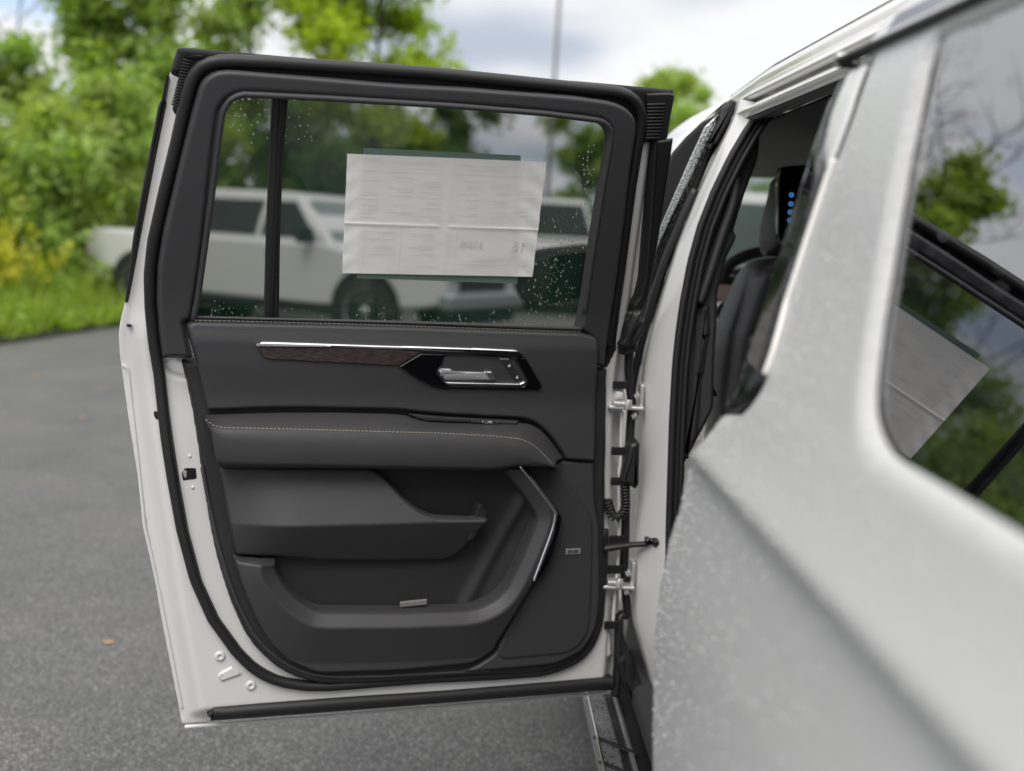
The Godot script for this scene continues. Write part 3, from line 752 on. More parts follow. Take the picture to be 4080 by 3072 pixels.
	obj("armrest_end", loft([[top[0], crown[0], seam[0], face[0], low[0]], [top[0] + Vector3(-0.002, 0, -0.03), top[0] + Vector3(-0.002, 0, -0.03), top[0] + Vector3(-0.002, -0.02, -0.03), low[0] + Vector3(-0.001, 0.03, -0.07), low[0] + Vector3(-0.001, 0, -0.08)]], Vector3(-1, 0, 0)), m.soft, door)
	obj("armrest_nose", loft([[top[n - 1], crown[n - 1], seam[n - 1], low[n - 1]], [top[n - 1] + Vector3(0.004, -0.003, -0.03), top[n - 1] + Vector3(0.006, -0.004, -0.03), low[n - 1] + Vector3(0.003, -0.004, -0.07), low[n - 1] + Vector3(0.002, -0.004, -0.07)]], Vector3(1, 0, 0)), m.soft, door)
	obj("armrest_stitching", thread(ro([Vector3(0.9004, 1.1188, 9), Vector3(0.8967, 1.1147, 0.002), Vector3(0.8819, 1.1042, 9), Vector3(0.845, 1.1027, 9), Vector3(0.5318, 1.0956, 9), Vector3(0.3893, 1.0896, 9), Vector3(0.3035, 1.0839, 9), Vector3(0.2742, 1.0768, 9), Vector3(0.2499, 1.0626, 9), Vector3(0.2281, 1.0426, 9), Vector3(0.2122, 1.026, 9)]), 0.0865, 0.0075, 0.0008), m.stitch, door)
	obj("switch_recess", plate(rp([Vector3(0.5071, 1.1216, 0.003), Vector3(0.4323, 1.1152, 0.003), Vector3(0.2724, 1.1077, 0.003), Vector3(0.275, 1.1005, 0.003), Vector3(0.3774, 1.1027, 0.003), Vector3(0.47, 1.1062, 0.003), Vector3(0.4884, 1.1106, 0.003)]), func(a, b, w): return dp(a, b, w), 0.02, 0.034, 0.003, front), m.dark, door)
	obj("window_switch", plate(rp([Vector3(0.3789, 1.1116, 0.003), Vector3(0.2766, 1.107, 0.003), Vector3(0.2791, 1.0993, 0.003), Vector3(0.3756, 1.1026, 0.003)]), func(a, b, w): return dp(a, b, w), 0.03, 0.038, 0.003, front), m.trim, door)
	obj("switch_key", plate(rp([Vector3(0.3554, 1.1084, 0.002), Vector3(0.3336, 1.1079, 0.002), Vector3(0.3289, 1.1011, 0.002), Vector3(0.3478, 1.1019, 0.002)]), func(a, b, w): return dp(a, b, w), 0.03, 0.042, 0.002, front), m.satin, door)
	obj("switch_key", plate(rp([Vector3(0.3312, 1.1068, 0.002), Vector3(0.3137, 1.1062, 0.002), Vector3(0.3172, 1.1011, 0.002), Vector3(0.3268, 1.1011, 0.002)]), func(a, b, w): return dp(a, b, w), 0.03, 0.041, 0.002, front), m.dark, door)

func make_door_lower(door: Node3D) -> void:
	var front := Vector3(0, 0, 1)
	var plain := func(a, b, w): return dp(a, b, w)
	# inner wall of the map pocket and of the pull
	var cl := PackedVector2Array([Vector2(0.2589, 0.9097), Vector2(0.3572, 0.7057)])
	var along: Vector2 = (cl[1] - cl[0]).normalized()
	var crease := func(a, b): return -along.cross(Vector2(a, b) - cl[0])   # distance from the fold in the pocket's wall, positive towards the hinge side
	obj("pocket_wall", sheet([rp([Vector3(0.8735, 1.0143, 0.002), Vector3(0.261, 1.0137, 0.002), Vector3(0.197, 0.902, 0.02), Vector3(0.2542, 0.7302, 0.02), Vector3(0.3443, 0.6835, 0.02), Vector3(0.6673, 0.6989, 0.02), Vector3(0.7621, 0.7925, 0.02), Vector3(0.843, 0.8054, 0.02)])], 0.006, func(a, b, d): return dp(a, b, -0.004 + 0.010 * exp(-pow(crease.call(a, b) / 0.013, 2.0)) + 0.012 * ss(-0.01, 0.05, crease.call(a, b)) + 0.014 * ss(0.83, 0.95, b)), front), m.dark, door)
	# lower frame with the pocket's lip, a shelf falling towards the cabin, and a face that turns under
	var open_line := rp([Vector3(0.7597, 0.8222, 0.022), Vector3(0.7554, 0.8295, 0.004), Vector3(0.6678, 0.8261, 0.022), Vector3(0.5273, 1.0252, 0), Vector3(0.3125, 1.023, 0), Vector3(0.3053, 1.0015, 0.022), Vector3(0.2589, 0.9498, 0.022), Vector3(0.2309, 0.9085, 0.022), Vector3(0.2337, 0.8887, 0.022), Vector3(0.2599, 0.8165, 0.022), Vector3(0.286, 0.7583, 0.022), Vector3(0.3059, 0.7351, 0.022), Vector3(0.3323, 0.7203, 0.022), Vector3(0.3651, 0.714, 0.022), Vector3(0.5071, 0.7165, 0.022), Vector3(0.6681, 0.725, 0.022), Vector3(0.6848, 0.7306, 0.022), Vector3(0.7108, 0.7491, 0.022), Vector3(0.7388, 0.7799, 0.022), Vector3(0.7557, 0.807, 0.022)])
	var frame := rp([Vector3(0.8429, 0.8363, 0.003), Vector3(0.757, 0.8274, 0.003), Vector3(0.7585, 0.8152, 0.006), Vector3(0.7545, 0.8019, 0.014), Vector3(0.7376, 0.7746, 0.014), Vector3(0.7095, 0.7456, 0.014), Vector3(0.6834, 0.728, 0.014), Vector3(0.6666, 0.7223, 0.014), Vector3(0.5049, 0.7128, 0.014), Vector3(0.3621, 0.7103, 0.014), Vector3(0.3293, 0.7177, 0.014), Vector3(0.3028, 0.7326, 0.014), Vector3(0.2826, 0.7549, 0.014), Vector3(0.2565, 0.8133, 0.014), Vector3(0.2302, 0.8858, 0.014), Vector3(0.2273, 0.9058, 0.014), Vector3(0.2555, 0.9472, 0.014), Vector3(0.3041, 1.0002, 0.003), Vector3(0.2948, 1.0118, 0.003), Vector3(0.2677, 1.0145, 0.001), Vector3(0.2273, 0.9705, 0.014), Vector3(0.1872, 0.9238, 0.014), Vector3(0.1809, 0.9076, 0.014), Vector3(0.1825, 0.8845, 0.014), Vector3(0.1962, 0.8394, 0.014), Vector3(0.2224, 0.7633, 0.002), Vector3(0.2704, 0.6698, 0.014), Vector3(0.2913, 0.6229, 0.014), Vector3(0.2935, 0.6077, 0.014), Vector3(0.3369, 0.5808, 0.02), Vector3(0.4989, 0.576, 0.014), Vector3(0.6676, 0.5822, 0.014), Vector3(0.7293, 0.6119, 0.014), Vector3(0.7658, 0.652, 0.014), Vector3(0.7902, 0.6946, 0.014), Vector3(0.8185, 0.7633, 0.014), Vector3(0.8307, 0.7976, 0.014)])
	var fd := PackedVector2Array([Vector2(0.3146, 0.674), Vector2(0.6634, 0.6939), Vector2(0.2334, 1.0124), Vector2(0.2744, 0.6839)])
	var relief := func(a, b, d):
		# distance below the pocket's lip line
		var u: float = a
		var lip_v := 0.0
		return 0.0
	var lo := Vector2(0.0, 0.45)
	var st := 0.004
	var nx := 260
	var ny := 190
	var dist := field([open_line], lo, st, nx, ny, 0.2)
	var shelf := func(a, b, d):
		var fx := clampf((a - lo.x) / st, 0, nx - 1.01)
		var fy := clampf((b - lo.y) / st, 0, ny - 1.01)
		var i := int(fx)
		var j := int(fy)
		var k := j * nx + i
		var o: float = -lerpf(lerpf(dist[k], dist[k + 1], fx - i), lerpf(dist[k + nx], dist[k + nx + 1], fx - i), fy - j)
		return 0.022 * clampf(o / 0.032, 0, 1) - 0.030 * clampf((o - 0.034) / 0.085, 0, 1)
	obj("lower_panel", sheet([frame], 0.0035, func(a, b, d): return dp(a, b, 0.004 + 0.034 * edge(d, 0.006) + shelf.call(a, b, d)), front, 0.03), m.trim, door)
	# bolster over the pocket: leans out to an edge, then turns back under
	var bolster := rp([Vector3(0.8745, 1.0185, 0.005), Vector3(0.5771, 1.0133, 0.016), Vector3(0.5464, 0.9931, 0.014), Vector3(0.5266, 0.9681, 0.014), Vector3(0.4998, 0.9418, 0.014), Vector3(0.4712, 0.9229, 0.014), Vector3(0.4448, 0.9155, 0.014), Vector3(0.3713, 0.9117, 0.01), Vector3(0.3466, 0.913, 0.006), Vector3(0.3344, 0.9088, 0.006), Vector3(0.3379, 0.899, 0.014), Vector3(0.3587, 0.8612, 0.014), Vector3(0.385, 0.8167, 0.014), Vector3(0.4081, 0.8048, 0.012), Vector3(0.5614, 0.8089, 0.014), Vector3(0.6667, 0.815, 0.01), Vector3(0.754, 0.8298, 0.014), Vector3(0.8363, 0.8375, 0.006), Vector3(0.8515, 0.8999, 0.014), Vector3(0.8622, 0.9595, 0.014)])
	obj("pull_bolster", sheet([bolster], 0.0035, func(a, b, d): return dp(a, b, 0.010 + 0.020 * edge(d, 0.007) + (0.040 * clampf((1.02 - b) / 0.115, 0, 1) - 0.058 * clampf((0.905 - b) / 0.095, 0, 1)) * ss(0.91, 0.72, a)), front, 0.03), m.trim, door)
	obj("pull_end", plate(rp([Vector3(0.3587, 0.936, 0.005), Vector3(0.3499, 0.939, 0.005), Vector3(0.3341, 0.917, 0.005), Vector3(0.3368, 0.9075, 0.005), Vector3(0.3471, 0.8887, 0.005), Vector3(0.3648, 0.8598, 0.005), Vector3(0.3777, 0.8602, 0.005), Vector3(0.3666, 0.8924, 0.005), Vector3(0.3644, 0.9114, 0.005)]), plain, 0.02, 0.056, 0.004, front), m.matte, door)
	obj("pocket_tab", rbox(Vector3(0.058, 0.013, 0.006), 0.003, dp(PackedVector2Array([Vector2(0.4759, 0.7217)])[0].x, PackedVector2Array([Vector2(0.4759, 0.7217)])[0].y, 0.022), Vector3(0, 0, 0.06)), m.tab, door)
	# loudspeaker side
	obj("speaker_grille", sheet([rp([Vector3(0.2591, 1.0102, 0.002), Vector3(0.1859, 1.0064, 0.002), Vector3(0.1332, 0.9544, 0.014), Vector3(0.0932, 0.8997, 0.014), Vector3(0.0863, 0.8636, 0.014), Vector3(0.0786, 0.6973, 0.014), Vector3(0.0806, 0.6343, 0.014), Vector3(0.1041, 0.5998, 0.014), Vector3(0.1357, 0.5892, 0.014), Vector3(0.2727, 0.5858, 0.014), Vector3(0.2878, 0.5971, 0.008), Vector3(0.2879, 0.6157, 0.014), Vector3(0.2187, 0.7578, 0.014), Vector3(0.1778, 0.8359, 0.014), Vector3(0.1622, 0.8862, 0.014), Vector3(0.1789, 0.917, 0.014)])], 0.0035, func(a, b, d): return dp(a, b, 0.0215 + 0.0055 * edge(d, 0.005)), front), m.grille_cloth, door)
	obj("grille_surround", sheet([rp([Vector3(0.2643, 1.0112, 0.001), Vector3(0.1641, 1.0221, 0.001), Vector3(0.0932, 1.0164, 0.002), Vector3(0.0836, 0.9148, 0.016), Vector3(0.0717, 0.8838, 0.016), Vector3(0.0568, 0.6962, 0.016), Vector3(0.0631, 0.6332, 0.016), Vector3(0.0905, 0.5905, 0.016), Vector3(0.1513, 0.5649, 0.016), Vector3(0.2816, 0.5615, 0.016), Vector3(0.3636, 0.5622, 0.006), Vector3(0.3339, 0.5765, 0.016), Vector3(0.2942, 0.6007, 0.016), Vector3(0.288, 0.6188, 0.016), Vector3(0.2188, 0.7599, 0.016), Vector3(0.1787, 0.8816, 0.016), Vector3(0.1771, 0.9048, 0.016), Vector3(0.1899, 0.9253, 0.016)])], 0.0035, func(a, b, d): return dp(a, b, 0.004 + 0.020 * edge(d, 0.005)), front), m.trim, door)
	obj("accent_line", tube(resample(dline(ro([Vector3(0.2732, 1.0175, 9), Vector3(0.2574, 1.0007, 9), Vector3(0.2107, 0.9478, 9), Vector3(0.1881, 0.9166, 9), Vector3(0.1887, 0.9126, 9), Vector3(0.1903, 0.8897, 9), Vector3(0.203, 0.847, 9), Vector3(0.2279, 0.7705, 9)]), 0.058), 60), 0.0034, 8), m.chrome, door)
	obj("accent_gloss", plate(rp([Vector3(0.269, 1.0157, 0.003), Vector3(0.2631, 1.0156, 0.003), Vector3(0.2311, 0.9811, 0.003), Vector3(0.1817, 0.9188, 0.003), Vector3(0.1697, 0.904, 0.005), Vector3(0.1713, 0.8819, 0.003), Vector3(0.1826, 0.8318, 0.003), Vector3(0.1938, 0.7968, 0.008), Vector3(0.21, 0.7752, 0.003), Vector3(0.2249, 0.7657, 0.001), Vector3(0.2013, 0.8325, 0.003), Vector3(0.1831, 0.8873, 0.003), Vector3(0.1827, 0.9123, 0.003), Vector3(0.1908, 0.9255, 0.003)]), plain, 0.024, 0.052, 0.003, front), m.gloss, door)
	var c: Vector2 = PackedVector2Array([Vector2(0.1318, 0.822)])[0]
	var badge := obj("speaker_badge", rbox(Vector3(0.0335, 0.0125, 0.003), 0.0012, Vector3.ZERO), m.badge, door)
	badge.position = dp(c.x, c.y, 0.0285)
	badge.rotation.z = -0.0
	var t := TextMesh.new()
	t.text = "BOSE"
	t.font_size = 16
	t.pixel_size = 0.00058
	t.depth = 0.0006
	var f := SystemFont.new()
	f.font_names = PackedStringArray(["Droid Sans"])
	f.font_weight = 800
	f.font_italic = true
	t.font = f
	obj("lettering", t, m.gloss, door).position = badge.position + Vector3(0, 0, 0.0018)
	# fittings on the painted inner face
	var latch := rp([Vector3(0.938, 1.0025, 0.002), Vector3(0.9333, 1.0062, 0.002), Vector3(0.9135, 1.006, 0.002), Vector3(0.9112, 0.9859, 0.002), Vector3(0.9157, 0.9838, 0.002), Vector3(0.937, 0.9814, 0.002), Vector3(0.9397, 0.9944, 0.002)])
	obj("latch_plate", plate(latch, plain, -0.02, -0.0068, 0.001, front), m.gloss, door)
	obj("latch_claw", plate(rp([Vector3(0.9374, 1.0042, 0.002), Vector3(0.9287, 1.0003, 0.002), Vector3(0.929, 0.9869, 0.002), Vector3(0.9356, 0.9864, 0.002), Vector3(0.9398, 0.9973, 0.002)]), plain, -0.02, -0.0055, 0.002, front), m.satin, door)
	obj("plug", plate(rp([Vector3(0.9922, 1.118, 0.02), Vector3(0.9853, 1.1173, 0.02), Vector3(0.9822, 1.1075, 0.02), Vector3(0.9831, 1.1015, 0.02), Vector3(0.9881, 1.1014, 0.02), Vector3(0.9926, 1.1093, 0.02)]), plain, -0.03, -0.0068, 0.001, front), m.rubber, door)
	obj("slot", plate(rp([Vector3(1.0432, 1.2816, 0.006), Vector3(1.034, 1.2809, 0.006), Vector3(1.0335, 1.2777, 0.006), Vector3(1.0379, 1.276, 0.006), Vector3(1.0427, 1.2764, 0.006)]), plain, -0.06, -0.030, 0.001, front), m.rubber, door)
	for q in PackedVector2Array([Vector2(0.8606, 0.6206), Vector2(0.7986, 0.5544)]):
		var mb := MB.new()
		var at := Transform3D(Basis(Vector3.RIGHT, PI / 2), dp(q.x, q.y, -0.0082))
		lathe_into(mb, [Vector2(0.0105, 0.0), Vector2(0.0105, 0.002), Vector2(0.0088, 0.0045), Vector2(0.0045, 0.0055), Vector2(0.0042, 0.002), Vector2(0.0, 0.002)], at, 20)
		obj("door_bolt", mb.mesh(), m.jamb, door)
	obj("pressed_rib", plate(rp([Vector3(0.8649, 0.5798, 0.004), Vector3(0.8573, 0.5666, 0.004), Vector3(0.8163, 0.5796, 0.004), Vector3(0.8209, 0.5869, 0.004), Vector3(0.8374, 0.5986, 0.004), Vector3(0.8607, 0.5859, 0.004)]), plain, -0.02, -0.0035, 0.004, front), m.jamb, door)
	obj("hem_bead", tube(resample(dline(ro([Vector3(1.0503, 1.2012, 9), Vector3(1.0418, 1.1987, 9), Vector3(1.0392, 1.1775, 9), Vector3(1.0298, 1.0874, 9), Vector3(1.0136, 0.9528, 9), Vector3(1.0078, 0.8819, 9), Vector3(1.0047, 0.8717, 9), Vector3(0.9809, 0.7604, 9), Vector3(0.9626, 0.6659, 9), Vector3(0.9439, 0.5635, 9), Vector3(0.9313, 0.4984, 9)]), -0.048), 60), 0.0035, 6), m.jamb, door)
	for q in PackedVector2Array([Vector2(0.9252, 1.0294), Vector2(0.9184, 0.9675)]):
		var mb := MB.new()
		lathe_into(mb, [Vector2(0.004, 0.0), Vector2(0.0035, 0.0015), Vector2(0.0, 0.002)], Transform3D(Basis(Vector3.RIGHT, PI / 2), dp(q.x, q.y, -0.0082)), 12)
		obj("weld_dimple", mb.mesh(), m.jamb, door)
	# seal strip along the bottom
	var n := 40
	var a := resample(dline(ro([Vector3(0.871, 0.5127, 9), Vector3(0.6752, 0.5155, 9), Vector3(0.4851, 0.5123, 9), Vector3(0.3075, 0.5114, 9), Vector3(0.0037, 0.5159, 9)]), -0.008), n)
	var b := resample(dline(ro([Vector3(0.8744, 0.4808, 9), Vector3(0.6727, 0.4789, 9), Vector3(0.4815, 0.479, 9), Vector3(0.3029, 0.4801, 9), Vector3(-0.0003, 0.4792, 9)]), -0.020), n)
	var rows := [[], [], [], [], []]
	for i in n:
		rows[0].append(a[i] + Vector3(0, 0.001, -0.012)); rows[1].append(a[i] + Vector3(0, 0, 0.006))
		rows[2].append(a[i].lerp(b[i], 0.45) + Vector3(0, 0, 0.018)); rows[3].append(a[i].lerp(b[i], 0.85) + Vector3(0, 0, 0.012)); rows[4].append(b[i] + Vector3(0, 0, -0.01))
	obj("sill_seal", loft(rows, front), m.rubber, door)
	obj("sill_seal_end", plate(rp([Vector3(0.8839, 0.4984, 0.002), Vector3(0.8716, 0.5128, 0.002), Vector3(0.8673, 0.5066, 0.002), Vector3(0.8749, 0.4855, 0.002), Vector3(0.8771, 0.493, 0.002)]), plain, -0.04, 0.0, 0.004, front), m.rubber, door)
	obj("bottom_hem", tube(resample(dline(ro([Vector3(0.9248, 0.4591, 9), Vector3(0.7932, 0.4575, 9), Vector3(0.4763, 0.457, 9), Vector3(0.2613, 0.4603, 9), Vector3(-0.0175, 0.4606, 9)]), -0.045), 40), 0.004, 8), m.jamb, door)
	# hinge side: wiring tape and cable along the shell's front edge
	obj("edge_cable", tube(resample(dline(ro([Vector3(0.0193, 1.2682, 9), Vector3(0.0172, 1.2305, 9), Vector3(0.0128, 1.1975, 9), Vector3(0.0037, 1.1597, 9), Vector3(-0.0022, 1.1362, 9), Vector3(-0.001, 1.1032, 9), Vector3(-0.0027, 1.0486, 9), Vector3(-0.0018, 0.9938, 9), Vector3(0.0038, 1.0015, 9), Vector3(-0.0093, 0.8566, 9), Vector3(-0.0085, 0.8079, 9), Vector3(-0.0128, 0.734, 9), Vector3(-0.0322, 0.6451, 9), Vector3(-0.007, 0.6636, 9), Vector3(-0.0108, 0.63, 9), Vector3(-0.0095, 0.582, 9), Vector3(-0.0149, 0.5431, 9), Vector3(-0.012, 0.4997, 9), Vector3(-0.0125, 0.4655, 9)]), -0.018), 90), 0.0135, 8, false, 0.7), m.rubber, door)
	for q in [PackedVector2Array([Vector2(0.0525, 1.1881), Vector2(0.016, 1.171)]), PackedVector2Array([Vector2(0.0443, 1.043), Vector2(0.0066, 1.0248)]), PackedVector2Array([Vector2(0.0405, 0.9755), Vector2(0.0065, 0.9577)]), PackedVector2Array([Vector2(0.0345, 0.8442), Vector2(-0.0011, 0.8262)]), PackedVector2Array([Vector2(0.0332, 0.7765), Vector2(-0.0039, 0.7565)]), PackedVector2Array([Vector2(0.032, 0.6472), Vector2(-0.0013, 0.6288)])]:
		var c0: Vector2 = (q[0] + q[1]) * 0.5
		obj("cable_strap", rbox(Vector3(absf(q[0].x - q[1].x), absf(q[0].y - q[1].y), 0.006), 0.002, dp(c0.x, c0.y, -0.006)), m.rubber, door)
	obj("shell_bead", tube(resample(dline(ro([Vector3(0.0253, 1.1207, 9), Vector3(0.0191, 0.9747, 9), Vector3(0.023, 1.0155, 9), Vector3(0.012, 0.8483, 9), Vector3(0.0074, 0.7706, 9), Vector3(0.0112, 0.7024, 9), Vector3(0.0106, 0.6434, 9)]), -0.008), 40), 0.004, 8), m.jamb, door)
	obj("hinge_cover", sheet([rp([Vector3(0.0475, 1.1706, 0.006), Vector3(0.0258, 1.1697, 0.006), Vector3(0.0187, 1.1604, 0.006), Vector3(0.0172, 1.1441, 0.006), Vector3(0.0462, 1.1438, 0.006)])], 0.003, func(a, b, d): return dp(a, b, -0.02 + 0.018 * edge(d, 0.02)), front), m.jamb, door)
	obj("shell_column", tube(resample(dline(ro([Vector3(0.0239, 0.6864, 9), Vector3(0.0241, 0.6392, 9), Vector3(0.0153, 0.5865, 9), Vector3(0.0119, 0.5577, 9)]), -0.03), 20), 0.013, 12), m.jamb, door)

# ---------------------------------------------------------------- the body of the car
func side_s(y: float) -> float:     # body side with its crease kept sharp and everything else eased
	var r := clampf(absf(y - 1.234) * 0.7, 0.0, 0.06)
	return (side_x(y - r) + side_x(y - r * 0.5) + 2.0 * side_x(y) + side_x(y + r * 0.5) + side_x(y + r)) / 6.0

func zplate(parent: Node, called: String, poly: PackedVector2Array, z: float, thick: float, bevel: float, material: Material) -> MeshInstance3D:
	return obj(called, plate(poly, func(a, b, w): return Vector3(a, b, z + w), -thick, 0.0, bevel, Vector3(0, 0, 1)), material, parent, true)

var panel_line := PackedVector2Array()

func make_body(suv: Node3D) -> void:
	var out := Vector3(-1, 0, 0)
	# quarter panel with the window cut out
	var win := rp([Vector3(-1.1051, 1.7157, 0.02), Vector3(-1.0638, 1.6177, 0.03), Vector3(-1.0323, 1.5483, 0.03), Vector3(-0.9934, 1.4821, 0.03), Vector3(-0.9792, 1.4556, 0.03), Vector3(-0.9595, 1.4193, 0.03), Vector3(-0.9252, 1.3739, 0.03), Vector3(-0.894, 1.355, 9), Vector3(-0.851, 1.3411, 9), Vector3(-0.8019, 1.3401, 9), Vector3(-0.7152, 1.3394, 0.03), Vector3(-0.6467, 1.338, 0.03), Vector3(-0.4968, 1.3368, 0.03)])
	var wz := []
	for q in win: wz.append(q)
	# close the opening behind the frame's right edge
	wz.append(Vector2(0.20, 1.345)); wz.append(Vector2(0.20, 1.715))
	win = PackedVector2Array(wz)
	var lead := ro([Vector3(-1.372, 1.7732, 0.002), Vector3(-1.3365, 1.7396, 0.008), Vector3(-1.3426, 1.7262, 0.008), Vector3(-1.2716, 1.7067, 0.002), Vector3(-1.2601, 1.6463, 0.008), Vector3(-1.2642, 1.594, 0.008), Vector3(-1.2633, 1.5367, 0.008), Vector3(-1.2522, 1.4708, 0.008), Vector3(-1.2486, 1.4366, 0.008), Vector3(-1.2509, 1.4364, 0.008), Vector3(-1.2269, 1.3739, 0.008), Vector3(-1.2245, 1.3386, 0.008), Vector3(-1.2379, 1.3184, 0.008), Vector3(-1.2651, 1.3008, 0.003), Vector3(-1.3344, 1.2902, 0.003), Vector3(-1.337, 1.2753, 0.008), Vector3(-1.376, 1.2273, 0.002), Vector3(-1.4229, 1.199, 0.008), Vector3(-1.4088, 1.1565, 0.008), Vector3(-1.417, 1.1119, 0.008), Vector3(-1.4102, 1.0752, 0.008), Vector3(-1.4059, 1.034, 0.008), Vector3(-1.3935, 0.9919, 0.008), Vector3(-1.3681, 0.9517, 0.008), Vector3(-1.3585, 0.8945, 0.008), Vector3(-1.3413, 0.8197, 0.008)])
	var pts := []
	for q in lead: pts.append(q)
	var last: Vector2 = pts[-1]
	pts.append(Vector2(last.x + 0.01, 0.55)); pts.append(Vector2(last.x + 0.03, 0.42)); pts.append(Vector2(0.62, 0.42)); pts.append(Vector2(0.62, 1.835)); pts.append(Vector2(pts[0].x + 0.1, 1.835))
	var qp := PackedVector2Array(pts)
	var arch := Vector2(-0.55, 0.40)
	panel_line = qp
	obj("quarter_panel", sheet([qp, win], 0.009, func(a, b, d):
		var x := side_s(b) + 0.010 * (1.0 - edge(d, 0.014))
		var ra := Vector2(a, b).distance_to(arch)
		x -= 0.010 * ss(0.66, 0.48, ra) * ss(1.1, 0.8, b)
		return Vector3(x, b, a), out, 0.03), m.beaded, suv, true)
	obj("quarter_window", sheet([PackedVector2Array([Vector2(-1.30, 1.30), Vector2(0.25, 1.30), Vector2(0.25, 1.76), Vector2(-1.30, 1.76)])], 0.05, func(a, b, d): return Vector3(0.325 + 0.268 * (b - 1.345) + 0.012, b, a), out), m.privacy, suv, true)
	# moulding over the quarter window
	var mo := PackedVector2Array([Vector2(-1.3883, 1.7338), Vector2(-1.3706, 1.7193)])
	var mrows := []
	for k in 7:
		var yy := lerpf(mo[1].y, mo[0].y, k / 6.0)
		var px := side_s(yy) - 0.013 * sin(PI * (0.08 + 0.84 * k / 6.0)) + (0.006 if k == 0 or k == 6 else 0.0)
		mrows.append([Vector3(px, yy, mo[0].x), Vector3(px, yy, -0.5), Vector3(px, yy, 0.6)])
	obj("roof_moulding", loft(mrows, out), m.rubber, suv, true)
	obj("moulding_end", rbox(Vector3(0.03, mo[0].y - mo[1].y + 0.004, 0.012), 0.005, Vector3(side_s((mo[0].y + mo[1].y) * 0.5) + 0.003, (mo[0].y + mo[1].y) * 0.5, mo[0].x - 0.002)), m.wet, suv, true)
	# black strip and pale flange ahead of the pillar
	var strip := rp([Vector3(-1.3656, 1.7106, 0.008), Vector3(-1.3765, 1.681, 0.008), Vector3(-1.3835, 1.6411, 0.008), Vector3(-1.3757, 1.6008, 0.008), Vector3(-1.3678, 1.545, 0.008), Vector3(-1.3614, 1.4781, 0.008), Vector3(-1.3546, 1.4357, 0.008), Vector3(-1.3508, 1.3843, 0.008), Vector3(-1.3352, 1.3473, 0.008), Vector3(-1.3187, 1.3179, 0.004), Vector3(-1.3552, 1.3043, 0.008), Vector3(-1.3233, 1.2967, 0.006), Vector3(-1.2911, 1.3007, 0.008), Vector3(-1.2617, 1.3193, 0.008), Vector3(-1.2505, 1.3384, 0.008), Vector3(-1.251, 1.373, 0.008), Vector3(-1.2758, 1.4351, 0.008), Vector3(-1.2706, 1.4368, 0.008), Vector3(-1.2753, 1.4724, 0.008), Vector3(-1.2843, 1.5405, 0.008), Vector3(-1.298, 1.5838, 0.008), Vector3(-1.3273, 1.6087, 0.008), Vector3(-1.349, 1.6511, 0.008), Vector3(-1.3471, 1.6851, 0.008), Vector3(-1.3481, 1.7097, 0.008)])
	obj("pillar_strip", sheet([strip], 0.007, func(a, b, d): return Vector3(side_s(b) + 0.010 - 0.010 * edge(d, 0.010), b, a), out, 0.03), m.gloss, suv, true)
	obj("pillar_flange", sheet([rp([Vector3(-1.3441, 1.7083, 0.008), Vector3(-1.2842, 1.7077, 0.008), Vector3(-1.2718, 1.6476, 0.008), Vector3(-1.2746, 1.5948, 0.008), Vector3(-1.2891, 1.5873, 0.008), Vector3(-1.3241, 1.6083, 0.008), Vector3(-1.3458, 1.6506, 0.008), Vector3(-1.3439, 1.6845, 0.008)])], 0.007, func(a, b, d): return Vector3(side_s(b) + 0.003 - 0.004 * edge(d, 0.006), b, a), out, 0.03), m.jamb, suv, true)
	obj("pillar_line", tube(resample(ro([Vector3(-1.2623, 1.5979, 9), Vector3(-1.2602, 1.5396, 9), Vector3(-1.2491, 1.4739, 9), Vector3(-1.2454, 1.438, 9), Vector3(-1.2462, 1.4366, 9), Vector3(-1.224, 1.3774, 9), Vector3(-1.2235, 1.3549, 9)]), 50).map(func(q): return Vector3(side_s(q.y) - 0.001, q.y, q.x)), 0.004, 8), m.paint, suv, true)
	# roof edge over the door opening: one cross-section drawn along the car
	var cs := PackedVector2Array([Vector2(0.56, 1.7527), Vector2(0.548, 1.7543), Vector2(0.532, 1.753), Vector2(0.529, 1.7606), Vector2(0.522, 1.7646), Vector2(0.533, 1.7766), Vector2(0.558, 1.7912), Vector2(0.559, 1.7978), Vector2(0.544, 1.7917), Vector2(0.535, 1.7973), Vector2(0.536, 1.8025), Vector2(0.558, 1.8214), Vector2(0.566, 1.8325), Vector2(0.562, 1.8383), Vector2(0.572, 1.8518), Vector2(0.59, 1.8657), Vector2(0.592, 1.8694), Vector2(0.59, 1.8691), Vector2(0.618, 1.8913)])
	var rows := []
	var zs := [-3.6, -3.2, -2.8, -2.36, -2.0, -1.5, -0.9]
	for q in cs: rows.append(zs.map(func(z): return Vector3(q.x + 0.06 * ss(-2.4, -4.0, z), q.y - 0.10 * ss(-2.4, -4.2, z), z)))
	obj("roof_side", loft(rows.slice(2), out), m.paint, suv, true)
	obj("opening_seal", tube([Vector3(cs[1].x, cs[1].y + 0.002, -2.34), Vector3(cs[1].x, cs[1].y + 0.002, -1.2)], 0.013, 10), m.rubber, suv, true)
	var roof := []
	for q in [Vector2(0.616, cs[-1].y - 0.004), Vector2(0.66, cs[-1].y + 0.028), Vector2(0.85, cs[-1].y + 0.05), Vector2(1.25, cs[-1].y + 0.065), Vector2(1.8, cs[-1].y + 0.04), Vector2(2.0, 1.75), Vector2(2.18, 1.28)]:
		roof.append([-3.75, -3.3, -2.6, -1.8, -0.9, 0.6].map(func(z): return Vector3(q.x + (0.06 * ss(-2.4, -4.0, z) if q.x < 1.0 else 0.0), q.y - 0.10 * ss(-2.4, -4.2, z) - 0.004, z)))
	obj("roof", loft(roof, Vector3.UP), m.paint, suv, true)
